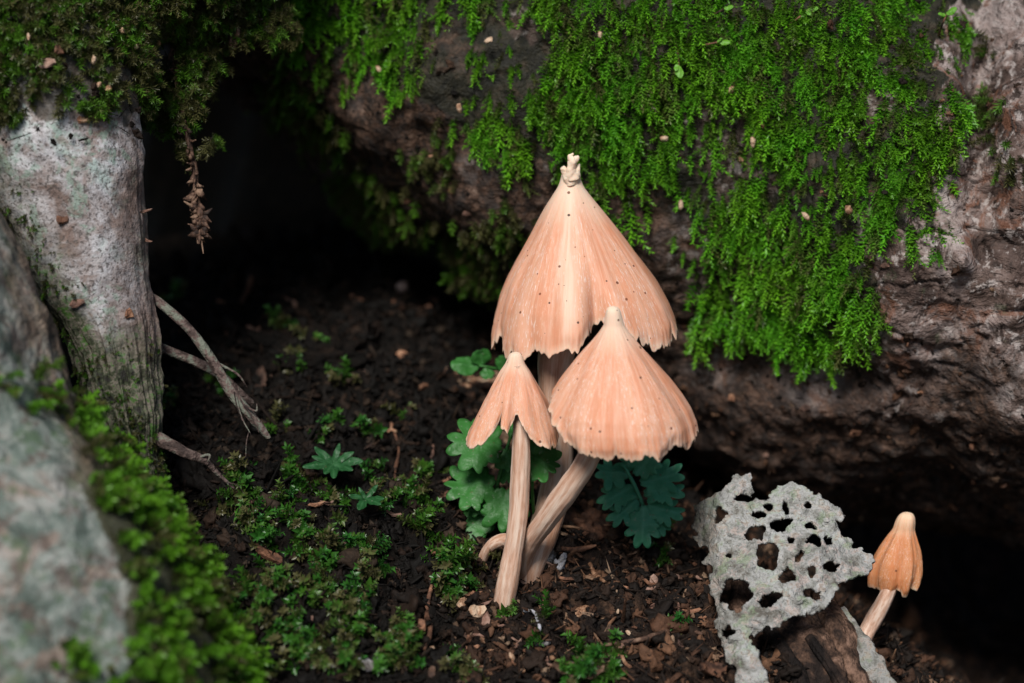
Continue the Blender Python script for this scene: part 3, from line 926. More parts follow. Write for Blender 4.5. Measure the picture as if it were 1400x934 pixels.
instancer('soil_crumbs', pc + np.array([0, 0, .02]), frames(axr, rng.normal(0, 1, pc.shape), 3, rng), rng.uniform(.35, 1.3, len(pc)) ** 1.3 * np.where(rng.random(len(pc)) < .06, 1.7, 1) * np.where(rng.random(len(pc)) < .012, 1.6, 1), rng.choice(9, len(pc), p=[.12, .08, .13, .16, .14, .13, .05, .15, .04]), cr_src,
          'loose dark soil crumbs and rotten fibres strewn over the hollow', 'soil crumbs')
def acc_lit(p, q):
    px, py, d = wob(p, 30, .8, 221)
    a = smooth(py - (430 + (px - 700) * .25), -140, 60) * .8
    a = np.maximum(a, smooth(900 - px, 0, 300) * .35)
    a = np.maximum(a, .10)
    return np.where((q @ -FW > -.2) & (py > 40) & (py < 800) & (px < 1480) & (px > 250), a, 0)
p7, q7 = sample(G_big, N_big, 30000, acc_lit, 21)
d7 = norm(q7 + rng.normal(0, .6, q7.shape))
instancer('bark_litter', p7, frames(d7, rng.normal(0, 1, q7.shape), 3, rng), rng.uniform(.2, .75, len(p7)), rng.choice(9, len(p7), p=[.22, .1, .22, .12, .07, .12, .07, .03, .05]), cr_src,
          'crumbs of soil and bark clinging to the underside of the brown root', 'litter')
def acc_fleck(p, q):
    px, py, d = proj(p)
    return np.where((q @ -FW > -.2) & (py > -100) & (py < 200) & (px < 350), .5, 0)
p8, q8 = sample(G_pale, N_pale, 2200, acc_fleck, 23)
p8b, q8b = sample(G_big, N_big, 2600, lambda p, q: acc_main(p, q) * .7, 24)
p8, q8 = np.vstack([p8, p8b]), np.vstack([q8, q8b])
p8 = p8 + q8 * rng.uniform(.05, .32, (len(p8), 1))
instancer('moss_debris', p8, frames(norm(q8 + rng.normal(0, .5, q8.shape)), rng.normal(0, 1, q8.shape), 3, rng), rng.uniform(.25, .7, len(p8)), rng.choice(9, len(p8)), cr_src,
          'brown specks of debris caught among the moss shoots', 'debris')

# ------------------------------------------------------------------ mushrooms
def interp_theta(th, table):
    """table of (degrees, value), periodic"""
    t = np.array(sorted(table), float)
    x = np.r_[t[:, 0] - 360, t[:, 0], t[:, 0] + 360]
    y = np.r_[t[:, 1], t[:, 1], t[:, 1]]
    return np.interp(np.degrees(th) % 360, x, y)
def cap_obj(parent, apex_px, d, prof, rim, wide, folds, jag, seed, mat, lean=(0, 0), thick=.05, n=520, m=120, ridge=None):
    k = d / (D0 * PXCM)
    ap = P(apex_px[0], apex_px[1], d)
    th = np.linspace(0, 2 * math.pi, n, endpoint=False)      # 0 right, 90 back, 180 left, 270 towards the camera
    prof = np.array(prof, float) * k
    sarc = np.r_[0, np.cumsum(np.hypot(np.diff(prof[:, 0]), np.diff(prof[:, 1])))]
    sarc /= sarc[-1]
    r_ = np.random.default_rng(seed)
    tm = interp_theta(th, rim)
    cs = np.stack([np.cos(th), np.sin(th)], -1)
    c3 = lambda f: np.stack([cs[:, 0] * f, cs[:, 1] * f, np.zeros(n)], -1)
    tm = tm + jag * (.9 * fbm(c3(4.5), 2, seed) + .55 * vnoise(c3(14), seed + 5) + .45 * vnoise(c3(36), seed + 9))
    bites = np.zeros(n)
    for _ in range(26):
        b0, wd, dp = r_.uniform(0, 2 * math.pi), r_.uniform(.012, .05), r_.uniform(.3, 1.3)
        dd = np.abs((th - b0 + math.pi) % (2 * math.pi) - math.pi)
        bites = np.maximum(bites, dp * np.clip(1 - dd / wd, 0, 1) ** .6)
    tm = tm - jag * bites
    t = np.linspace(0, 1, m) ** .9
    s = t[:, None] * tm[None]
    h = np.interp(s, sarc, prof[:, 0])
    r = np.interp(s, sarc, prof[:, 1])
    for _ in range(2):
        r[1:-1] = (r[:-2] + 2 * r[1:-1] + r[2:]) / 4
        h[1:-1] = (h[:-2] + 2 * h[1:-1] + h[2:]) / 4
    wd = interp_theta(th, wide)
    wd = (np.roll(wd, 6) + np.roll(wd, -6) + wd) / 3
    r = r * (1 + (wd - 1)[None] * smooth(s, .05, .4))
    for f0, fw, dp, s0 in folds:
        dd = (th - math.radians(f0) + math.pi) % (2 * math.pi) - math.pi
        r = r - dp * np.exp(-(dd / math.radians(fw)) ** 2)[None] * smooth(s, s0, 1.0)
    big = fbm(np.stack([np.broadcast_to(cs[:, 0] * 2.4, s.shape), np.broadcast_to(cs[:, 1] * 2.4, s.shape), s * 1.5], -1), 3, seed + 20)
    fib = vnoise(np.stack([np.broadcast_to(cs[:, 0] * 34, s.shape), np.broadcast_to(cs[:, 1] * 34, s.shape), s * 4], -1), seed + 31)
    mar = np.sin(th * 74 + 2.5 * vnoise(c3(5), seed + 40))[None] * smooth(s, .72, 1.0)
    r = r + (big * .06 + .004 * fib) * smooth(s, .03, .5) + .005 * mar
    ed = smooth(t, .9, 1)[:, None] * np.ones(n)
    r = r - ed * .02 + ed * .05 * fbm(c3(7), 3, seed + 50)[None]
    lx, ly = lean
    def place(r, h):
        return np.stack([ap[0] + r * cs[:, 0] + lx * h, ap[1] + r * cs[:, 1] + ly * h, ap[2] - h + 0 * r], -1)
    out = place(r, h)
    th_k = thick * (.6 + .8 * t[::-1])[:, None]
    th_k[-1] = thick * .55
    rin = np.maximum(r - th_k, .02)
    inn = place(rin, h + .6 * th_k * (1 - t)[:, None] ** .5)
    V = np.vstack([out.reshape(-1, 3), inn[::-1].reshape(-1, 3)])
    q = grid_quads(2 * m, n, True)[:, ::-1]
    fibre = np.stack([np.broadcast_to(cs[:, 0], s.shape), np.broadcast_to(cs[:, 1], s.shape), s], -1)
    at = {'fibre': np.vstack([fibre.reshape(-1, 3), fibre[::-1].reshape(-1, 3)]), 'along': np.r_[s.ravel() / np.broadcast_to(tm, s.shape).ravel() * .35 + s.ravel() * .65, s[::-1].ravel()]}
    # keep the true margin value for the pale edge
    along = np.broadcast_to(t[:, None], s.shape)
    at['along'] = np.r_[along.ravel(), along[::-1].ravel()]
    pl = np.zeros(s.shape)
    if ridge:
        dd = (th - math.radians(ridge[0]) + math.pi) % (2 * math.pi) - math.pi
        pl = np.exp(-(dd[None] / (math.radians(ridge[1]) * (.5 + 1.0 * (1 - s)))) ** 2) * smooth(1 - s, .05, .4)
    at['pale'] = np.r_[pl.ravel(), pl[::-1].ravel()]
    cap = obj('cap', V, q, None, mat, parent, None, at)
    # gills under the cap
    GV, GF = [], []
    ng = 64
    for g in range(ng):
        i = int(g * n / ng)
        i2 = (i + 1) % n
        js = [int(m * f) for f in (.3, .45, .6, .75, .88, .95)]
        b = len(GV)
        for jj, j in enumerate(js):
            a0, a1 = inn[j, i], inn[j, i2]
            depth = .28 * math.sin(math.pi * min(1, (jj + .6) / 6)) * k * 67
            c = np.array([ap[0] + lx * h[j, i], ap[1] + ly * h[j, i], a0[2]])
            tw = norm(c - a0)
            for a in (a0 - tw * .02, a1 - tw * .02):
                GV.extend([a, a + tw * depth * .45 + np.array([0, 0, -depth * .35])])
        for jj in range(len(js) - 1):
            e, f = b + jj * 4, b + jj * 4 + 4
            GF += [(e, e + 1, f + 1, f), (e + 2, f + 2, f + 3, e + 3), (e + 1, e + 3, f + 3, f + 1)]
    obj('gills', np.array(GV), np.array(GF), None, GILL, cap, None, None, False)
    return cap, ap
def stem_obj(parent, path, seed, rust=None, name='stem', ns=140, na=48):
    def dsp(G, a, L, r):
        return r * (.10 * fbm(G * 1.6, 3, seed) + .05 * vnoise(np.stack([np.cos(a) * 5, np.sin(a) * 5, L * .5], -1), seed + 4) + .03 * vnoise(np.stack([np.cos(a) * 12, np.sin(a) * 12, L * 1.5], -1), seed + 6))
    G = tube(path, ns, na, dsp, 0)
    a = np.linspace(-math.pi, math.pi, na, endpoint=False)
    L = np.linspace(0, 1, ns)
    fib = np.stack([np.broadcast_to(np.cos(a), (ns, na)), np.broadcast_to(np.sin(a), (ns, na)), np.broadcast_to(L[:, None] * 5, (ns, na))], -1)
    ru = np.zeros((ns, na)) if rust is None else np.broadcast_to(rust(L[:, None], a[None]), (ns, na))
    return tube_obj(name, G, STEM, parent, None, {'fibre': fib, 'rust': np.array(ru)})

# tall mushroom
b1, _ = hit_ground(722, 775)
mA = thing('mushroom', b1, 'tallest mushroom with the largest peach conical cap, cleft at its rim', 'mushroom')
capA, apA = cap_obj(mA, (780, 238), 52.5,
    [(-10, 0), (-8, 8), (-2, 12), (8, 14), (18, 18), (32, 28), (52, 43), (72, 57), (98, 75), (125, 93), (150, 109), (175, 122), (200, 131), (220, 136), (240, 138), (262, 135)],
    [(0, .86), (20, .9), (90, .9), (160, .92), (178, .92), (190, .93), (203, .885), (210, .875), (214, .895), (228, .905), (236, .90), (241, .865), (250, .865), (262, .845), (272, .835), (277, .80), (283, .765), (289, .75), (295, .79), (306, .83), (320, .865), (332, .865), (342, .835), (350, .85)],
    [(0, 1.07), (180, .845), (215, .92), (270, 1.0), (315, 1.05), (330, 1.08), (90, 1.0)],
    [(285, 7, .7, .42), (206, 9, .14, .6), (262, 7, -.1, .1), (240, 6, .09, .5), (300, 9, -.12, .5), (272, 7, -.08, .5), (330, 12, -.06, .5)], .032, 3, CAP, lean=(.035, 0), ridge=(264, 9))
stem_obj(mA, [(786, 330, 52.5, .25), (772, 430, 52.55, .36), (761, 490, 52.6, .36), (758, 560, 52.8, .31), (764, 620, 52.9, .3), (757, 680, 52.8, .3), (742, 730, 52.6, .3), (728, 765, 52.5, .3), (720, 800, 52.6, .28)], 41,
         lambda L, a: smooth(L, .6, .8) * .5)
for tp, sd9 in (([(780, 252, 52.4, .1), (777, 242, 52.35, .12), (773, 234, 52.3, .09), (769, 229, 52.25, .05)], 8), ([(783, 252, 52.4, .1), (786, 240, 52.35, .12), (790, 231, 52.3, .07), (792, 224, 52.3, .03)], 9),
               ([(781, 244, 52.35, .14), (780, 230, 52.25, .1), (783, 220, 52.2, .09), (779, 214, 52.2, .06), (784, 210, 52.2, .03)], 10), ([(783, 221, 52.2, .06), (789, 216, 52.2, .06), (791, 213, 52.2, .02)], 11)):
    Gtip = tube(tp, 40, 22, lambda G, a, L, r: r * (.35 * fbm(G * 5, 3, sd9) + .1 * fbm(G * 16, 2, sd9)), 0)
    fz = np.zeros(Gtip.shape[:2])
    tube_obj('cap_tip', Gtip, CAP, capA, None, {'fibre': np.stack([fz + .1, fz, fz], -1), 'along': fz + .05, 'pale': fz})

# leaning mushroom at the front
b2, _ = hit_ground(722, 770)
mB = thing('mushroom', b2, 'leaning mushroom with a pointed bell cap overlapping the tallest cap, slanting stem', 'mushroom')
capB, apB = cap_obj(mB, (838, 419), 50.1,
    [(-1, 0), (1, 7), (6, 10), (16, 12), (26, 14), (36, 20), (50, 30), (75, 48), (100, 66), (122, 80), (142, 91), (160, 97), (178, 99), (195, 96)],
    [(0, .895), (20, .92), (90, .9), (150, .80), (172, .66), (188, .69), (200, .78), (215, .89), (228, .96), (245, .985), (262, .965), (275, .985), (288, .955), (300, .985), (318, .945), (335, .96), (350, .92)],
    [(0, 1.06), (180, 1.2), (205, 1.12), (225, 1.0), (270, 1.0), (315, 1.04), (90, 1.0)],
    [(196, 9, -.07, .5), (214, 6, .08, .7), (250, 8, -.03, .3)], .026, 12, CAP, lean=(.075, -.02))
stem_obj(mB, [(846, 500, 50.3, .16), (826, 575, 50.4, .2), (803, 628, 50.6, .235), (775, 672, 50.9, .235), (748, 708, 51.3, .23), (726, 740, 51.8, .2), (715, 765, 52.2, .2), (712, 790, 52.6, .2)], 57,
         lambda L, a: smooth(L, .7, .9) * .7)

# small mushroom with the torn cap
b3, db3 = hit_ground(688, 832)
mC = thing('mushroom', b3, 'small mushroom with a torn lobed cap on a long upright stem', 'mushroom')
capC, apC = cap_obj(mC, (705, 482), 51.35,
    [(-1, 0), (1, 8), (8, 11), (16, 14), (26, 21), (44, 31), (66, 43), (88, 53), (106, 61), (122, 66), (138, 66)],
    [(0, .74), (30, .8), (90, .8), (150, .8), (178, .88), (195, .95), (212, .93), (228, .86), (238, .74), (246, .58), (252, .70), (262, .74), (270, .66), (278, .60), (284, .69), (296, .83), (310, .9), (325, .93), (340, .9), (350, .85)],
    [(0, 1.0), (180, .98), (210, .98), (270, .93), (320, .98), (90, .9)],
    [(243, 8, .18, .35), (276, 8, .10, .35), (205, 14, -.06, .5), (310, 14, -.05, .5)], .022, 29, CAP, lean=(-.04, -.02), n=320, m=80)
stem_obj(mC, [(706, 500, 51.3, .12), (711, 550, 51.35, .15), (713, 600, 51.35, .165), (712, 650, 51.35, .185), (709, 700, 51.4, .195), (702, 750, 51.45, .2), (695, 790, 51.5, .205), (689, 828, 51.6, .21), (686, 850, 51.75, .2)], 63,
         lambda L, a: smooth(L, .7, 1.0) * smooth(-a, -.5, .9))
# small orange mushroom by the bark chips
mD = thing('mushroom', P(1180, 880, 52.6), 'small orange brown young mushroom with a pale blunt tip, standing alone by rotten wood', 'mushroom')
capD, apD = cap_obj(mD, (1240, 702), 52.8,
    [(-2, 0), (0, 8), (5, 12), (12, 14), (22, 15), (32, 20), (48, 27), (66, 33), (84, 36), (100, 35), (112, 31)],
    [(0, .80), (40, .85), (90, .88), (180, .93), (215, .93), (235, .96), (255, .93), (268, .90), (280, .99), (292, 1.0), (302, .9), (315, .93), (330, .94), (345, .84)],
    [(0, .78), (180, 1.08), (270, 1.0), (90, 1.0), (315, .95)],
    [(303, 9, .1, .55), (262, 9, .05, .6), (225, 12, .03, .5)], .01, 44, CAP_ORANGE, lean=(-.11, 0), n=260, m=70)
stem_obj(mD, [(1230, 760, 52.8, .12), (1218, 800, 52.8, .15), (1207, 825, 52.75, .16), (1194, 848, 52.7, .165), (1182, 872, 52.6, .17), (1176, 895, 52.6, .17)], 71, None, ns=70)
# pale broken stem base behind the small mushroom
mE = thing('mushroom_stub', hit_ground(690, 742)[0], 'pale curved broken mushroom stub behind the upright stem', 'mushroom stub')
stem_obj(mE, [(704, 742, 52.5, .12), (690, 738, 52.4, .14), (677, 742, 52.4, .13), (666, 752, 52.5, .11), (658, 768, 52.7, .1)], 88, lambda L, a: .2 + 0 * L * a, 'stub', 50, 24)

# ------------------------------------------------------------------ fern-like herbs
def leaflet(parent, base, tip, d0, d1, width, mat, seed, lobes=9, deep=.3, name='leaflet', tilt=0.0, cup=.12):
    A, B = P(base[0], base[1], d0), P(tip[0], tip[1], d1)
    ax = B - A
    L = np.linalg.norm(ax)
    ax = ax / L
    nrm = norm(-FW * .8 + np.array([tilt, 0, .7]))
    nrm = norm(nrm - ax * (nrm @ ax))
    sd_ = np.cross(nrm, ax)
    r_ = np.random.default_rng(seed)
    n, rings = 140, 7
    ph = np.linspace(-math.pi, math.pi, n, endpoint=False)
    c = .5
    hw = width * .5
    rr = 1 / np.sqrt((np.cos(ph) / .5) ** 2 + (np.sin(ph) / hw) ** 2)
    tooth = np.abs(np.sin(ph * lobes / 2 + .25 * np.sin(ph * 2)))
    major = np.abs(np.cos(ph * 2.5 + .12 * np.sin(ph)))
    tooth = .55 * tooth + .45 * (1 - np.abs(np.cos(ph * lobes / 2 + .25 * np.sin(ph * 2))))
    rr = rr * (1.06 - deep * 1.15 * (1 - tooth) ** 1.5 - deep * .9 * (1 - major) ** 2.5 + .1 * vnoise(np.stack([np.cos(ph) * 2, np.sin(ph) * 2, ph * 0 + seed], -1), seed))
    basew = np.exp(-((np.abs(ph) - math.pi) / .55) ** 2)
    rr = rr * (1 - .25 * basew) + .5 * basew * .25
    x = c + rr * np.cos(ph)
    y = rr * np.sin(ph) * (1 + .25 * np.sin(np.clip(x, 0, 1) * 3.1))
    V, vein = [], []
    for k in range(rings):
        f = ((k + .001) / (rings - 1)) ** .9
        xx_, yy_ = c + (x - c) * f, y * f
        zz = -cup * np.abs(yy_) + .06 * fbm(np.stack([xx_ * 3, yy_ * 3, xx_ * 0 + seed], -1), 2, seed) - .2 * xx_ ** 2 * cup * 3
        V.append(A + (xx_[:, None] * ax + yy_[:, None] * sd_ + zz[:, None] * nrm) * L)
        side = np.abs(((np.arctan2(yy_, xx_ - .1 + 1e-6) / .5) % 1) - .5) * .9 * np.hypot(yy_, xx_) + .02
        vein.append(np.minimum(np.abs(yy_) * 1.4, side))
    V = np.array(V)
    vein = np.array(vein)
    th_ = .012
    V2 = V - nrm * th_
    VV = np.vstack([V.reshape(-1, 3), V2[::-1].reshape(-1, 3)])
    return obj(name, VV, grid_quads(2 * rings, n, True), None, mat, parent, None, {'vein': np.r_[vein.ravel(), vein[::-1].ravel()]})
def stalk(parent, path, mat, name='stalk', ns=30, na=10):
    G = tube(path, ns, na, lambda G, a, L, r: r * .15 * fbm(G * 4, 2, 3), 0)
    return tube_obj(name, G, mat, parent, None, {'vein': np.ones(G.shape[:2])})
fA = thing('fern_frond', hit_ground(668, 745)[0], 'bright green toothed leaf spray behind the upright mushroom stem', 'leaf')
stalk(fA, [(700, 590, 53.2, .035), (690, 625, 53.2, .04), (678, 670, 53.3, .045), (668, 710, 53.5, .05), (662, 745, 54.2, .055), (664, 775, 54.6, .055)], LEAF_G)
for i, (b_, t_, wd, dd, lob) in enumerate([((692, 607), (612, 602), .95, .0, 9), ((690, 612), (700, 645), .9, .1, 7), ((680, 655), (606, 668), .85, .1, 9), ((680, 652), (704, 640), .95, .2, 7),
                                          ((682, 662), (698, 726), .9, -.1, 9), ((670, 700), (614, 742), .75, .3, 9), ((676, 675), (640, 700), .7, .25, 7), ((695, 600), (708, 580), .8, .3, 7), ((668, 705), (655, 735), .6, .3, 7)]):
    leaflet(fA, b_, t_, 53.1 + dd, 52.9 + dd, wd, LEAF_G, 300 + i, lob, .26)
fA2 = thing('fern_frond', hit_ground(745, 742)[0], 'single green lobed leaf between the mushroom stems', 'leaf')
stalk(fA2, [(731, 622, 52.1, .03), (728, 660, 52.15, .03), (730, 700, 52.6, .035), (738, 745, 53.4, .035), (742, 770, 54.2, .035)], LEAF_G)
leaflet(fA2, (724, 622), (764, 640), 52.1, 51.95, 1.25, LEAF_G, 330, 9, .24)
leaflet(fA2, (728, 622), (738, 592), 52.1, 52.1, .8, LEAF_G, 331, 7, .24)
fB = thing('fern_frond', hit_ground(885, 770)[0], 'blue green lobed leaf spray under the bell cap at its right', 'leaf')
stalk(fB, [(852, 635, 53.0, .035), (868, 665, 53.0, .04), (882, 700, 53.1, .045), (886, 735, 53.4, .05), (882, 770, 54, .055), (880, 800, 54.6, .055)], LEAF_B)
for i, (b_, t_, wd, dd, lob) in enumerate([((862, 650), (812, 640), .8, .2, 7), ((868, 662), (818, 690), .62, .1, 9), ((866, 650), (900, 612), .75, .1, 9), ((872, 662), (935, 640), .7, .05, 9), ((876, 675), (936, 668), .55, 0, 9),
                                          ((880, 690), (938, 702), .62, -.05, 9), ((874, 680), (832, 716), .6, 0, 9), ((880, 690), (878, 748), .72, -.1, 9), ((884, 698), (915, 728), .7, .0, 7), ((858, 645), (862, 622), .8, .25, 7), ((872, 672), (842, 705), .5, .1, 7)]):
    leaflet(fB, b_, t_, 53.0 + dd, 52.8 + dd, wd, LEAF_B, 350 + i, lob, .3)
fC = thing('fern_frond', hit_ground(668, 530)[0], 'tiny green three part leaf beneath the largest cap', 'leaf')
stalk(fC, [(655, 500, 55.2, .03), (668, 502, 55.2, .03), (685, 508, 55.5, .035), (700, 530, 56.5, .04), (702, 560, 57.6, .04)], LEAF_G)
for i, (b_, t_, wd) in enumerate([((656, 500), (617, 497), .6), ((660, 500), (657, 478), .9), ((664, 503), (668, 518), .8), ((684, 508), (690, 488), .8)]):
    leaflet(fC, b_, t_, 55.2, 55.0, wd, LEAF_G, 380 + i, 5, .12)
# strap leaves in the moss
def strap_plant(px, py, n, size, seed, label, mat):
    g, d = hit_ground(px, py + 14)
    d = d - .5
    t = thing('rosette_plant', g, label, 'plant')
    r_ = np.random.default_rng(seed)
    stalk(t, [(px, py, d, .03), (px + 1, py + 8, d + .2, .035), (px, py + 20, d + .8, .04)], mat)
    for i in range(n):
        a = i / n * 6.283 + r_.normal(0, .15)
        l = size * r_.uniform(.7, 1.1)
        leaflet(t, (px, py), (px + l * math.cos(a), py + l * .6 * math.sin(a) - 4), d, d - .3 - .3 * math.sin(a), .24, mat, seed * 10 + i, 3, .05, 'leaf')
strap_plant(456, 634, 9, 38, 5, 'small dark green star shaped rosette on the soil beside the moss tufts', LEAF_D)
strap_plant(500, 682, 6, 28, 6, 'small narrow leaved sprig below the star shaped rosette', LEAF_D)

# ------------------------------------------------------------------ lacy decayed leaf
OUT = [(946, 692), (985, 672), (1004, 650), (1022, 644), (1031, 655), (1028, 676), (1045, 682), (1055, 666), (1083, 657), (1100, 665), (1120, 672), (1136, 684), (1148, 690), (1158, 706), (1148, 716), (1140, 712), (1152, 730), (1168, 738),
       (1166, 746), (1181, 744), (1192, 765), (1190, 785), (1160, 790), (1148, 796), (1150, 806), (1130, 826), (1115, 845), (1100, 843), (1085, 840), (1070, 850), (1060, 862), (1052, 872), (1030, 880), (1040, 905), (1052, 940), (1052, 985), (1014, 970),
       (998, 905), (975, 850), (981, 830), (968, 790), (958, 760), (944, 720)]
HOLES = [(1015, 683, 12, 6, 0), (983, 705, 7, 9, 0), (1038, 705, 6, 5, 0), (1052, 692, 5, 5, 0), (1071, 716, 14, 8, -.3), (1033, 730, 18, 7, -.4), (1050, 757, 16, 20, .5), (961, 760, 5, 9, 0), (968, 778, 7, 5, 0), (997, 762, 6, 4, 0), (1111, 720, 7, 4, 0),
         (1112, 740, 9, 6, 0), (1091, 760, 6, 9, .5), (1080, 786, 12, 8, 0), (1110, 782, 6, 8, .3), (1137, 776, 8, 7, 0), (1113, 812, 9, 6, 0), (1007, 812, 21, 24, .3), (1052, 818, 13, 8, -.4), (1041, 868, 14, 7, -.2), (994, 863, 6, 7, 0), (1136, 735, 8, 5, .3), (1084, 738, 4, 5, 0), (1075, 695, 6, 7, 0), (1103, 695, 5, 4, 0)]
st_ = 1.7
ux, uy = np.arange(930, 1200, st_), np.arange(636, 990, st_)
UX, UY = np.meshgrid(ux, uy)
q3_ = np.stack([UX / 14, UY / 14, UX * 0], -1)
WX, WY = UX + 5 * fbm(q3_ * 1.1, 4, 401, .55), UY + 5 * fbm(q3_ * 1.1 + 9, 4, 402, .55)
inside = inpoly(WX, WY, OUT)
for cx, cy, rx, ry, ro in HOLES:
    ex, ey = (WX - cx) * math.cos(ro) + (WY - cy) * math.sin(ro), -(WX - cx) * math.sin(ro) + (WY - cy) * math.cos(ro)
    inside &= (ex / rx) ** 2 + (ey / ry) ** 2 > 1
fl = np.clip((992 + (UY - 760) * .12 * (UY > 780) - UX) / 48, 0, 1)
dep = 51.3 - (UY - 760) * .0115 + fl ** 1.5 * .8 + .0 * UX + ((UX - 1070) / 110) ** 2 * .28
dep = dep + .16 * fbm(np.stack([UX / 40, UY / 40, UX * 0], -1), 3, 410) + .055 * fbm(np.stack([UX / 9, UY / 9, UX * 0], -1), 4, 411, .55)
kk = dep / (D0 * PXCM)
Gl = CAM + dep[..., None] * FW + ((UX - 700) * kk)[..., None] * RT + ((467 - UY) * kk)[..., None] * UP
nv = inside
ny_, nx_ = nv.shape
cells = nv[:-1, :-1] & nv[1:, :-1] & nv[:-1, 1:] & nv[1:, 1:]
ci_, cj_ = np.where(cells)
idg = np.arange(ny_ * nx_).reshape(ny_, nx_)
q = np.stack([idg[ci_, cj_], idg[ci_, cj_ + 1], idg[ci_ + 1, cj_ + 1], idg[ci_ + 1, cj_]], -1)
Vl = Gl.reshape(-1, 3).copy()
edges = {}
for f in q:
    for a_, b_ in ((0, 1), (1, 2), (2, 3), (3, 0)):
        e = (f[a_], f[b_])
        k_ = (min(e), max(e))
        edges[k_] = None if k_ in edges else e
bd = np.array([e for e in edges.values() if e is not None])
for _ in range(1):                       # round off the stepped rims
    acc, cnt = np.zeros_like(Vl), np.zeros(len(Vl))
    np.add.at(acc, bd[:, 0], Vl[bd[:, 1]])
    np.add.at(acc, bd[:, 1], Vl[bd[:, 0]])
    np.add.at(cnt, bd[:, 0], 1)
    np.add.at(cnt, bd[:, 1], 1)
    i_ = cnt > 0
    Vl[i_] = .5 * Vl[i_] + .5 * acc[i_] / cnt[i_][:, None]
nl = grid_normals(Gl, False).reshape(-1, 3)
nl = np.where((nl @ -FW)[:, None] < 0, -nl, nl)
used, inv = np.unique(q.ravel(), return_inverse=True)
qf = inv.reshape(-1, 4)
top, bot = Vl[used], Vl[used] - nl[used] * .07
remap = np.full(len(Vl), -1)
remap[used] = np.arange(len(used))
be = remap[bd]
nu = len(used)
qs = np.vstack([qf, qf[:, ::-1] + nu, np.stack([be[:, 1], be[:, 0], be[:, 0] + nu, be[:, 1] + nu], -1)])
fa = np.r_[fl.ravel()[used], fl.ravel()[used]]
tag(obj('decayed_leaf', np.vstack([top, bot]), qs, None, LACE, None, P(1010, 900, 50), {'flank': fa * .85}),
    'crusty pale grey decayed leaf riddled with holes, draped over rotten wood', 'leaf')

# ------------------------------------------------------------------ rotten wood below it
def stick(name, path, mat, label=None, cat=None, group=None, parent=None, ang=.3, freq=3.0, seed=1, ns=70, na=28, flat=None):
    def dsp(G, a, L, r):
        return r * (ang * ridged(np.stack([np.cos(a) * 1.6, np.sin(a) * 1.6, L * .25], -1), 3, seed) * .5 + ang * .5 * fbm(G * freq, 3, seed + 3))
    G = tube(path, ns, na, dsp, 0, flat=flat)
    o = tube_obj(name, G, mat, parent, None if parent else P(*path[-1][:3]))
    if label: tag(o, label, cat, group)
    return o
rot = thing('rotten_log', P(1120, 960, 51), 'splintered dark rotten wood under the holed grey leaf', 'rotten wood')
for i, pth in enumerate([[(1060, 790, 52.6, .35), (1085, 850, 51.7, .42), (1120, 920, 51.0, .45), (1150, 1000, 50.4, .4)],
                         [(1118, 815, 52.6, .2), (1135, 850, 51.8, .32), (1165, 915, 51.2, .35), (1200, 990, 50.8, .3)],
                         [(1042, 845, 51.6, .07), (1068, 885, 51.0, .11), (1095, 930, 50.5, .12), (1120, 985, 50.2, .1)],
                         [(1020, 800, 52.6, .3), (1030, 860, 52, .34), (1060, 930, 51.2, .36), (1080, 1000, 50.8, .3)],
                         [(990, 770, 53, .3), (1000, 840, 52.4, .36), (1030, 930, 51.5, .4), (1050, 1000, 51, .3)],
                         [(1105, 870, 51.0, .06), (1130, 905, 50.6, .1), (1160, 950, 50.3, .1)]]):
    stick('splinter', pth, ROT, parent=rot, ang=.55, freq=2.2, seed=500 + i, flat=.8)
# pale strip to the right of the rotten wood
Gs = tube([(1152, 830, 51.9, .04), (1164, 855, 51.6, .12), (1180, 885, 51.3, .2), (1200, 915, 51.0, .22), (1222, 965, 50.7, .2)], 80, 40,
          lambda G, a, L, r: r * .45 * fbm(G * 3, 3, 520), 0, flat=.35)
o = tube_obj('bark_strip', Gs, LACE, None, P(1222, 965, 50.7), {'flank': np.full(Gs.shape[:2], .35)})
tag(o, 'grey green lichen crusted bark strip beside the lone small mushroom', 'bark')

# ------------------------------------------------------------------ twigs
def twig(path, label, seed, subs=()):
    t = thing('twig', P(*path[0][:3]), label, 'twig', None)
    st9 = stick('stem', path, TWIG, parent=t, ang=.22, freq=4, seed=seed, ns=90, na=18)
    for s in subs:
        stick('peeling_fibre', s, TWIG, parent=st9, ang=.2, seed=seed + 3, ns=20, na=6)
    return t
twig([(200, 404, 51.7, .09), (215, 412, 51.7, .085), (255, 447, 51.6, .085), (290, 492, 51.5, .09), (315, 535, 51.4, .095), (340, 565, 51.3, .09), (355, 583, 51.3, .08), (368, 600, 51.3, .05)],
     'longer twig slanting down from the pale root with a frayed end', 601,
     [[(322, 540, 51.2, .02), (330, 570, 51.1, .016), (342, 592, 51.0, .008)], [(328, 545, 51.2, .02), (348, 575, 51.0, .016), (354, 592, 51, .006)], [(335, 555, 51.2, .025), (350, 562, 51.1, .02), (351, 552, 51.1, .008)], [(320, 536, 51.2, .015), (326, 562, 51.1, .012), (345, 598, 51.1, .005)], [(340, 590, 51.2, .01), (337, 605, 51.2, .012), (336, 625, 51.3, .008)]])
twig([(205, 468, 52.3, .08), (232, 480, 52.3, .09), (270, 496, 52.4, .09), (300, 512, 52.5, .085), (325, 535, 52.6, .08), (345, 552, 52.8, .06)], 'shorter reddish twig crossing behind the longer one', 611, [[(300, 498, 52.3, .03), (325, 512, 52.3, .025), (338, 530, 52.4, .012)]])
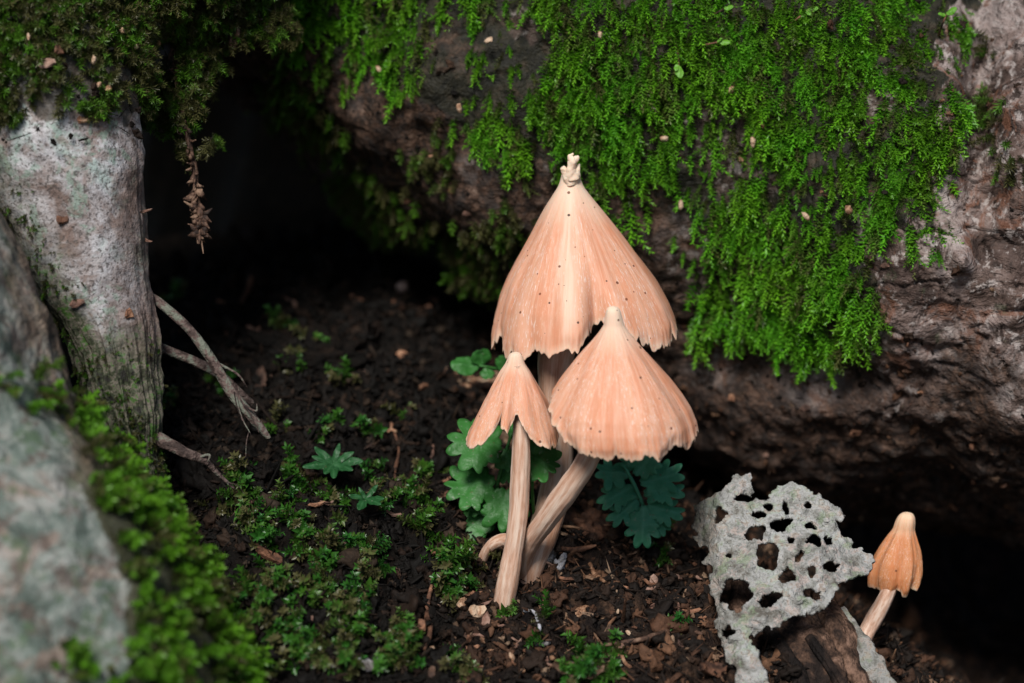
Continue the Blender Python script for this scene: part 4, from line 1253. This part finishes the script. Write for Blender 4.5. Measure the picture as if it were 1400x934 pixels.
twig([(168, 576, 51.5, .12), (196, 590, 51.4, .13), (228, 606, 51.1, .12), (255, 620, 51, .1), (280, 630, 51.1, .07), (298, 648, 51.2, .04), (320, 668, 51.3, .025)], 'knobbly brown twig poking out above the moss cushion', 621,
     [[(270, 626, 51, .03), (286, 622, 51, .025), (284, 632, 51, .012)], [(312, 660, 51.2, .012), (325, 664, 51.2, .01), (334, 676, 51.3, .004)]])
# hanging rootlet clump with its few shoots
hr = thing('hanging_rootlet', P(240, 40, 53.5), 'brown crumbly rootlet tuft dangling into the dark hollow', 'rootlet')
strand = spline([(232, 15, 53.4), (240, 90, 53.2), (248, 150, 53), (258, 195, 52.9), (266, 232, 52.9), (268, 260, 52.9), (272, 290, 52.9), (274, 312, 52.9), (271, 326, 52.9)], 60)
stick('strand', [tuple(q_) + (.045,) for q_ in strand[::6]] + [(271, 326, 52.9, .02)], DEADLEAF, parent=hr, ang=.6, freq=5, seed=630)
rr9 = np.random.default_rng(630)
for i in range(90):
    k9 = int(np.clip(rr9.beta(2.2, 1.1) * 59, 3, 59))
    x9, y9, d9 = strand[k9]
    big9 = 1.25 if 36 < k9 < 56 else .8
    a9 = rr9.uniform(-.6, 3.7)
    l9 = rr9.uniform(8, 17) * big9
    b9 = rr9.normal(0, 5)
    stick('shred', [(x9, y9 - 4, d9, .018 * big9), (x9 + l9 * .5 * math.cos(a9), y9 + l9 * .45 * math.sin(a9) + b9 * .4, d9 - .15, rr9.uniform(.015, .045) * big9), (x9 + l9 * math.cos(a9), y9 + l9 * .9 * math.sin(a9) + b9, d9 - rr9.uniform(-.2, .3), .008)],
          DEADLEAF, parent=hr, ang=1.0, freq=7, seed=640 + i, ns=14, na=9, flat=.6)
ph_, sh_, dh_ = [], [], []
rh = np.random.default_rng(31)
for cx, cy, rr, n in [(262, 40, 26, 40), (275, 75, 20, 40), (262, 105, 20, 30), (205, 145, 12, 14), (240, 160, 14, 16), (228, 120, 22, 20), (255, 200, 8, 8), (290, 186, 4, 4), (320, 25, 14, 16), (322, 45, 7, 10), (345, 30, 20, 24), (380, 30, 22, 26), (260, 135, 16, 18), (210, 100, 18, 14)]:
    for k in range(n * 2):
        ph_.append(P(cx + rh.normal(0, rr * .6), cy + rh.normal(0, rr * .6), 53.2 + rh.uniform(-.4, .5)))
        dh_.append([.25 + rh.normal(0, .4), -.5 + rh.normal(0, .3), -.5 + rh.normal(0, .35)])
ph_, dh_ = np.array(ph_), norm(np.array(dh_))
instancer('hanging_moss', ph_, frames(dh_, np.broadcast_to(DOWN, dh_.shape), .9, rh), rh.uniform(.45, .8, len(ph_)), rh.integers(0, 4, len(ph_)), SH_DULL, 'shaggy dull moss tufts hanging off the edge above the dark hollow', 'moss')
stick('moss_strand', [(318, 20, 53, .12), (320, 40, 52.9, .12), (319, 58, 52.9, .08), (318, 72, 52.9, .02)], DEADLEAF, 'dead brown moss strand pointing down at the roof of the hollow', 'moss strand', ang=.8, freq=6, seed=655)

# ------------------------------------------------------------------ chips, seeds and other litter that can be picked out
def place_mesh(name, me, at, scale, rot, label, cat, group=None):
    o = bpy.data.objects.new(name, me)
    COL.objects.link(o)
    o.location = np.asarray(at) * S
    o.scale = (scale,) * 3 if np.isscalar(scale) else scale
    o.rotation_euler = rot
    return tag(o, label, cat, group)
def chip_mesh(mat, l, wd, th_, seed):
    r_ = np.random.default_rng(seed)
    n = 9
    a = np.linspace(0, 2 * math.pi, n, endpoint=False)
    rr = 1 + r_.uniform(-.3, .25, n)
    ring = np.stack([np.cos(a) * l * rr, np.sin(a) * wd * rr], -1)
    V = []
    for z, s_ in ((-th_, .85), (0, 1.05), (th_, .8)):
        for x, y in ring:
            V.append((x * s_, y * s_, z + .25 * x * x / l + r_.normal(0, th_ * .3)))
    V += [(0, 0, -th_), (0, 0, th_)]
    q = grid_quads(3, n, True)
    j = np.arange(n)
    t = np.vstack([np.stack([np.full(n, 3 * n), (j + 1) % n, j], -1), np.stack([np.full(n, 3 * n + 1), 2 * n + j, 2 * n + (j + 1) % n], -1)])
    me = make_mesh('chip', np.array(V), q, t, None, False)
    me.materials.append(mat)
    return me
chips = [chip_mesh(CHIP, .17, .1, .03, 1), chip_mesh(CHIP, .24, .07, .035, 2), chip_mesh(CHIP, .13, .12, .03, 3), chip_mesh(FLAKE, .3, .05, .03, 4), chip_mesh(FLAKE, .18, .12, .025, 5), chip_mesh(DEADLEAF, .22, .15, .012, 6)]
seeds = [blob_mesh('seed', TAN, .09, .07, .05, 31, 2, .4), blob_mesh('seed', TAN, .1, .09, .04, 32, 2, .5), blob_mesh('seed', TAN, .12, .05, .05, 33, 2, .4)]
rc = np.random.default_rng(91)
KINDS = ['stubby brown wood chip', 'narrow brown wood chip', 'roundish brown wood chip', 'long thin reddish bark sliver', 'broad reddish bark flake', 'dark crumpled leaf flake']
def chip_label(k, px, py):
    if px < 640:
        w_ = 'between the wet moss tufts' if py > 680 else 'on the bare bank above the moss tufts'
    elif px > 880:
        w_ = 'on the soil beside the holed grey leaf'
    elif py < 835:
        w_ = 'on the soil behind the mushroom stems'
    else:
        w_ = 'on the soil in front of the mushroom stems'
    return KINDS[k] + ' ' + w_
n_ = 0
while n_ < 105:
    px, py = rc.uniform(560, 1060), rc.uniform(745, 932)
    if n_ > 70:
        px, py = rc.uniform(340, 700), rc.uniform(560, 930)
    p, d = hit_ground(px, py, .03)
    if not 45 < d < 60:
        continue
    k = rc.integers(0, 6)
    place_mesh('wood_chip', chips[k], p, rc.uniform(.45, 1.0), (rc.normal(.5, .5), rc.normal(0, .5), rc.uniform(0, 6)), chip_label(k, px, py), 'wood chip', 'wood chips scattered on the soil')
    n_ += 1
for n_ in range(26):
    px, py = rc.uniform(225, 640), rc.uniform(400, 540)
    p, d = hit_ground(px, py, .04)
    place_mesh('bark_bit', chips[rc.integers(0, 6)], p, rc.uniform(.6, 1.3), (rc.normal(.6, .5), rc.normal(0, .5), rc.uniform(0, 6)), 'brown bark bit on the raised soil at the back of the hollow', 'bark bit', 'bark bits at the back of the hollow')
for px, py in [(700, 905), (715, 925), (670, 895), (845, 840), (590, 890), (860, 870), (960, 860), (755, 905), (880, 900), (660, 880)]:
    p, d = hit_ground(px, py, .05)
    place_mesh('seed', seeds[rc.integers(0, 3)], p, rc.uniform(.6, 1.1), tuple(rc.uniform(0, 6, 3)), 'small tan seed lying on the dark soil', 'seed', 'tan seeds on the soil')
def on_grid(G, N, px, py):
    x, y, d = proj(G.reshape(-1, 3))
    ok = (N.reshape(-1, 3) @ -FW) > 0
    i = np.argmin((x - px) ** 2 + (y - py) ** 2 + np.where(ok, 0, 1e6))
    return G.reshape(-1, 3)[i], N.reshape(-1, 3)[i]
for px, py in [(1022, 232), (875, 128), (930, 282), (530, 95), (1040, 193), (1165, 278), (1100, 292), (825, 58), (668, 60), (637, 150), (1125, 245), (1002, 112), (905, 190), (1290, 145)]:
    p, q = on_grid(G_big, N_big, px, py)
    place_mesh('seed', seeds[rc.integers(0, 3)], p + q * .38, rc.uniform(.7, 1.15), tuple(rc.uniform(0, 6, 3)), 'small tan seed caught in the bright green moss carpet', 'seed', 'tan seeds caught in the moss')
for px, py, k in [(1210, 362, 4), (1240, 470, 0), (1100, 560, 4), (1170, 590, 0), (1330, 610, 1), (1300, 690, 2), (1060, 470, 1), (975, 470, 2), (1050, 620, 4), (600, 215, 1), (560, 275, 0), (615, 260, 2), (640, 290, 4), (410, 190, 1), (700, 330, 0), (1130, 480, 0), (1000, 545, 2), (1260, 540, 1), (1370, 660, 0), (1220, 640, 2)]:
    p, q = on_grid(G_big, N_big, px, py)
    rot_ = Vector(q).to_track_quat('Z', 'Y').to_euler()
    place_mesh('bark_flake', chips[k], p + q * .03, rc.uniform(.5, 1.0), (rot_.x + rc.normal(0, .2), rot_.y, rot_.z + rc.normal(0, .8)), 'loose reddish bark flake stuck to the bare side of the brown root', 'bark flake', 'flakes on the brown root')
p, q = on_grid(G_big, N_big, 1185, 457)
splm = chip_mesh(TAN, .24, .1, .05, 14)
place_mesh('splinter', splm, p + q * .05, 1, (1.2, .7, .2), 'pale orange wood splinter lodged below the fringe of moss', 'splinter')
for px, py, k in [(60, 92, 4), (75, 76, 2), (12, 155, 1), (85, 300, 0), (175, 430, 2), (195, 290, 3), (198, 330, 3), (112, 165, 0), (105, 415, 4)]:
    p, q = on_grid(G_pale, N_pale, px, py)
    rot_ = Vector(q).to_track_quat('Z', 'Y').to_euler()
    up_ = .32 if py < 150 else .03
    place_mesh('bark_flake', chips[k], p + q * up_, rc.uniform(.6, 1.0), (rot_.x + rc.normal(0, .25), rot_.y, rot_.z + rc.normal(0, .8)), 'rusty brown bark flake stuck to the pale grey root', 'bark flake', 'flakes on the pale root')
for px, py in [(115, 85), (150, 45), (95, 5), (135, 130), (40, 60), (170, 70), (122, 118), (200, 60)]:
    p, q = on_grid(G_pale, N_pale, px, py)
    place_mesh('seed', seeds[rc.integers(0, 3)], p + q * .35, rc.uniform(.5, .9), tuple(rc.uniform(0, 6, 3)), 'small tan seed lying in the olive moss above the pale root', 'seed', 'tan seeds in the olive moss')
# individual finds
def find(px, py, name, me, scale, rot_, label, cat, lift=.06):
    p, d = hit_ground(px, py, lift)
    return place_mesh(name, me, p, scale, rot_, label, cat)
find(550, 400, 'stone', blob_mesh('stone', STONE, .15, .14, .15, 61, 2, .12), 1, (.3, .2, .5), 'pale squarish grit stone at the back of the dark hollow', 'stone', .1)
find(545, 425, 'stone', blob_mesh('stone', CHIP, .1, .1, .12, 62, 2, .2), 1, (.3, .2, .5), 'round brown pebble beside the squarish grit stone', 'stone', .08)
find(650, 845, 'wood_chip', chip_mesh(TAN, .2, .15, .08, 63), 1, (.7, .3, .5), 'chunky orange wood chip left of the upright stem base', 'wood chip')
find(632, 835, 'wood_chip', chip_mesh(TAN, .14, .12, .06, 64), 1, (.9, -.3, 1.5), 'smaller orange chip lying against the chunky orange chip', 'wood chip')
find(372, 772, 'bark_chip', chip_mesh(CHIP, .36, .14, .06, 65), 1, (.9, .5, .1), 'rust red bark chip among the wet moss tufts', 'bark chip', .12)
find(765, 785, 'fungus_scrap', blob_mesh('scrap', WHITE, .12, .08, .22, 66, 3, .6), 1, (.2, .3, .5), 'bluish white fluffy scrap on the soil behind the stem base', 'scrap', .15)
find(752, 775, 'fungus_scrap', blob_mesh('scrap', WHITE, .1, .06, .12, 67, 3, .6), 1, (.2, .6, .5), 'smaller grey white scrap leaning on the fluffy one', 'scrap', .15)
find(795, 842, 'seed', blob_mesh('seed', TAN, .2, .13, .1, 68, 2, .12), 1, (.3, -.4, .3), 'large oval tan seed in front of the dark gap in the soil', 'seed', .08)
def ground_stick(name, pts, r0, mat, label, cat, seed, lift=.08):
    path = []
    for i, (px, py) in enumerate(pts):
        p, d = hit_ground(px, py, lift)
        path.append(list(p) + [r0 * (.55 if i in (0, len(pts) - 1) else 1)])
    def dsp(G, a, L, r):
        return r * .4 * fbm(G * 4, 3, seed)
    G = tube(path, 40, 12, dsp, 0, world=True)
    return tag(tube_obj(name, G, mat, None, path[0][:3]), label, cat)
ground_stick('twig', [(768, 765), (790, 766), (815, 760)], .06, CHIP, 'short flat reddish twig lying below the clod of soil', 'twig', 701, .16)
ground_stick('twig', [(806, 782), (815, 796), (826, 808)], .06, TAN, 'short yellowish stick on the soil between stems and holed leaf', 'twig', 702, .12)
ground_stick('rootlet', [(716, 842), (730, 848), (737, 862), (738, 880)], .038, WHITE, 'thin pale rootlet bent like a hook in front of the stem base', 'rootlet', 703, .1)
find(742, 888, 'seed', blob_mesh('seed', WHITE, .17, .08, .07, 69, 2, .15), 1, (.1, -.1, .2), 'whitish oval seed at the end of the hooked rootlet', 'seed', .08)
ground_stick('twig', [(330, 425), (340, 408), (344, 396)], .06, CHIP, 'brown splinter standing upright at the back of the hollow', 'splinter', 704, .2)
ground_stick('twig', [(566, 870), (573, 850), (585, 830)], .06, DEADLEAF, 'dark curled rootlet running up the soil between moss tufts', 'rootlet', 705)
ground_stick('rootlet', [(590, 812), (583, 845), (588, 870), (580, 895)], .05, CHIP, 'reddish branching rootlet hanging over the soil bank', 'rootlet', 706)
ground_stick('rootlet', [(535, 585), (545, 620), (540, 660), (548, 690)], .03, CHIP, 'fine brown rootlet trailing down the soil bank', 'rootlet', 707)
ground_stick('rootlet', [(820, 890), (880, 880), (930, 870), (960, 880)], .05, DEADLEAF, 'long brown rootlet lying across the soil near the holed leaf', 'rootlet', 708)
# soil clod beside the leaning stem
clod_p, _ = hit_ground(800, 735)
tag(place_mesh('soil_clod', blob_mesh('clod', CHIP, .5, .4, .55, 81, 4, .5), clod_p + np.array([-.05, 0, .1]), 1, (0, 0, .4), 'crumbly pinkish brown clod of soil behind the slanting stem', 'soil clod'))
# decayed mossy lump at the back
lump_p, _ = hit_ground(440, 500)
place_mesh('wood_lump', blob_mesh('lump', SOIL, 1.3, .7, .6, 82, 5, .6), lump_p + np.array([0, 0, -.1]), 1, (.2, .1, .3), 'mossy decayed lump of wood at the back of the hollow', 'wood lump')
# half seed shell
shell = thing('seed_shell', hit_ground(652, 545)[0] + np.array([0, 0, .15]), 'open brown half seed shell with pale torn rim under the largest cap', 'seed shell')
sp, sdp = hit_ground(652, 530)
cs_ = sp + np.array([0, -.1, .2])
u = np.linspace(0, 2 * math.pi, 48, endpoint=False)
rows = []
for f in np.linspace(0.05, 1, 12):
    rr = math.sin(f * 1.5)
    rows.append(np.stack([cs_[0] + .52 * rr * np.cos(u), cs_[1] + .3 * rr * np.sin(u), cs_[2] - .26 * math.cos(f * 1.5) + .05 * f * np.sin(u * 3) + .1 * f ** 4 * np.cos(u) ** 2 + .02 * f * np.sin(u * 11)], -1))
rows = np.array(rows)
inn = rows[::-1] * 1.0
inn = cs_ + (inn - cs_) * .9 + np.array([0, 0, .03])
Gsh = np.vstack([rows, inn])
obj('shell', Gsh.reshape(-1, 3), grid_quads(24, 48, True), None, DEADLEAF, shell)
u2 = np.linspace(0, 2 * math.pi, 48)
rim = [list(.5 * (rows[-1][i % 48] + inn[0][i % 48])) + [.028] for i in range(0, 49, 2)]
obj('rim', *[x for x in grid_faces(tube(rim, 80, 8, None, 0, world=True))][:1], quads=grid_quads(80, 8, True), mat=TAN, parent=shell)
# curled dead leaf pieces
def curl_leaf(px, py, l, wd, rot_, label, seed, mat=DEADLEAF):
    p, d = hit_ground(px, py, .08)
    r_ = np.random.default_rng(seed)
    uu, vv = np.linspace(-1, 1, 16), np.linspace(-1, 1, 12)
    V = []
    for a in uu:
        w_ = wd * (1 - .6 * a * a) * (1 + .15 * r_.normal())
        for b in vv:
            V.append((l * a, w_ * b, .35 * wd * b * b + .2 * l * a * a + .05 * l * math.sin(3 * a + 2 * b)))
    V = np.array(V)
    V2 = V - np.array([0, 0, .02])
    q = grid_quads(16, 12, False)
    n = 16 * 12
    idx = np.arange(n).reshape(16, 12)
    loop = np.r_[idx[0, :-1], idx[:-1, -1], idx[-1, :0:-1], idx[:0:-1, 0]]
    l2 = np.roll(loop, -1)
    qq = np.vstack([q, q[:, ::-1] + n, np.stack([loop, l2, l2 + n, loop + n], -1)])
    me = make_mesh('curl', np.vstack([V, V2]), qq)
    me.materials.append(mat)
    return place_mesh('leaf_scrap', me, p, 1, rot_, label, 'leaf scrap')
curl_leaf(640, 575, .3, .18, (.6, .2, .4), 'reddish dead leaf scrap below the half seed shell', 1)
curl_leaf(545, 795, .22, .1, (.8, .9, 1.1), 'curled brown leaf scrap standing among the moss tufts', 2)
curl_leaf(330, 705, .3, .08, (.6, -.5, .6), 'rusty leaf scrap between the moss cushion and the soil', 3)
curl_leaf(790, 930, .5, .2, (.4, .1, .1), 'dark flat leaf scrap half buried in the soil', 4)
curl_leaf(970, 925, .4, .18, (.5, .2, .9), 'wine red leaf scrap beside the foot of the holed leaf', 5, CHIP)
curl_leaf(500, 925, .26, .14, (.5, .2, .5), 'bluish grey folded leaf scrap among the moss tufts', 6, WHITE)
# thin red stalked seedlings in the moss
def seedling(path, leaves, label):
    t = thing('seedling', P(*path[0]), label, 'seedling')
    stick('stalk', [p + (.018,) for p in path], CHIP, parent=t, ang=.1, seed=720, ns=24, na=6)
    for i, (a, b) in enumerate(leaves):
        d = path[-1][2]
        leaflet(t, a, b, d, d - .1, .5, MOSSLEAF, 730 + i, 3, .04, 'leaf')
MOSSLEAF = mat_leaf('seedling_leaf', (.1, .3, .02), (.14, .36, .03), (.2, .4, .08))
seedling([(905, 20, 54.6), (920, 38, 53.6), (927, 75, 53.3), (928, 92, 53.2)], [((927, 90), (931, 106)), ((926, 88), (924, 96))], 'hanging seedling with a bare red stalk and pale closed leaf in the moss')
seedling([(925, 70, 54.6), (960, 62, 53.3), (985, 57, 53.2)], [((983, 57), (998, 57)), ((980, 57), (986, 52))], 'seedling on a sideways red stalk with two tiny bright leaves')
seedling([(1055, 48, 54.6), (1080, 33, 53.3), (1106, 13, 53.2)], [((1104, 14), (1118, 10)), ((1102, 14), (1110, 20))], 'seedling on a long slanting red stalk with one bright leaf pair')
seedling([(1278, 62, 54.6), (1288, 35, 53.3), (1294, 20, 53.2)], [((1294, 20), (1307, 10)), ((1293, 20), (1284, 18))], 'upright seedling with two bright leaves at the edge of the moss carpet')
seedling([(960, 25, 54.5), (975, 20, 53.5), (992, 11, 53.3)], [((990, 12), (1002, 8))], 'short seedling with a single bright leaf high in the moss carpet')
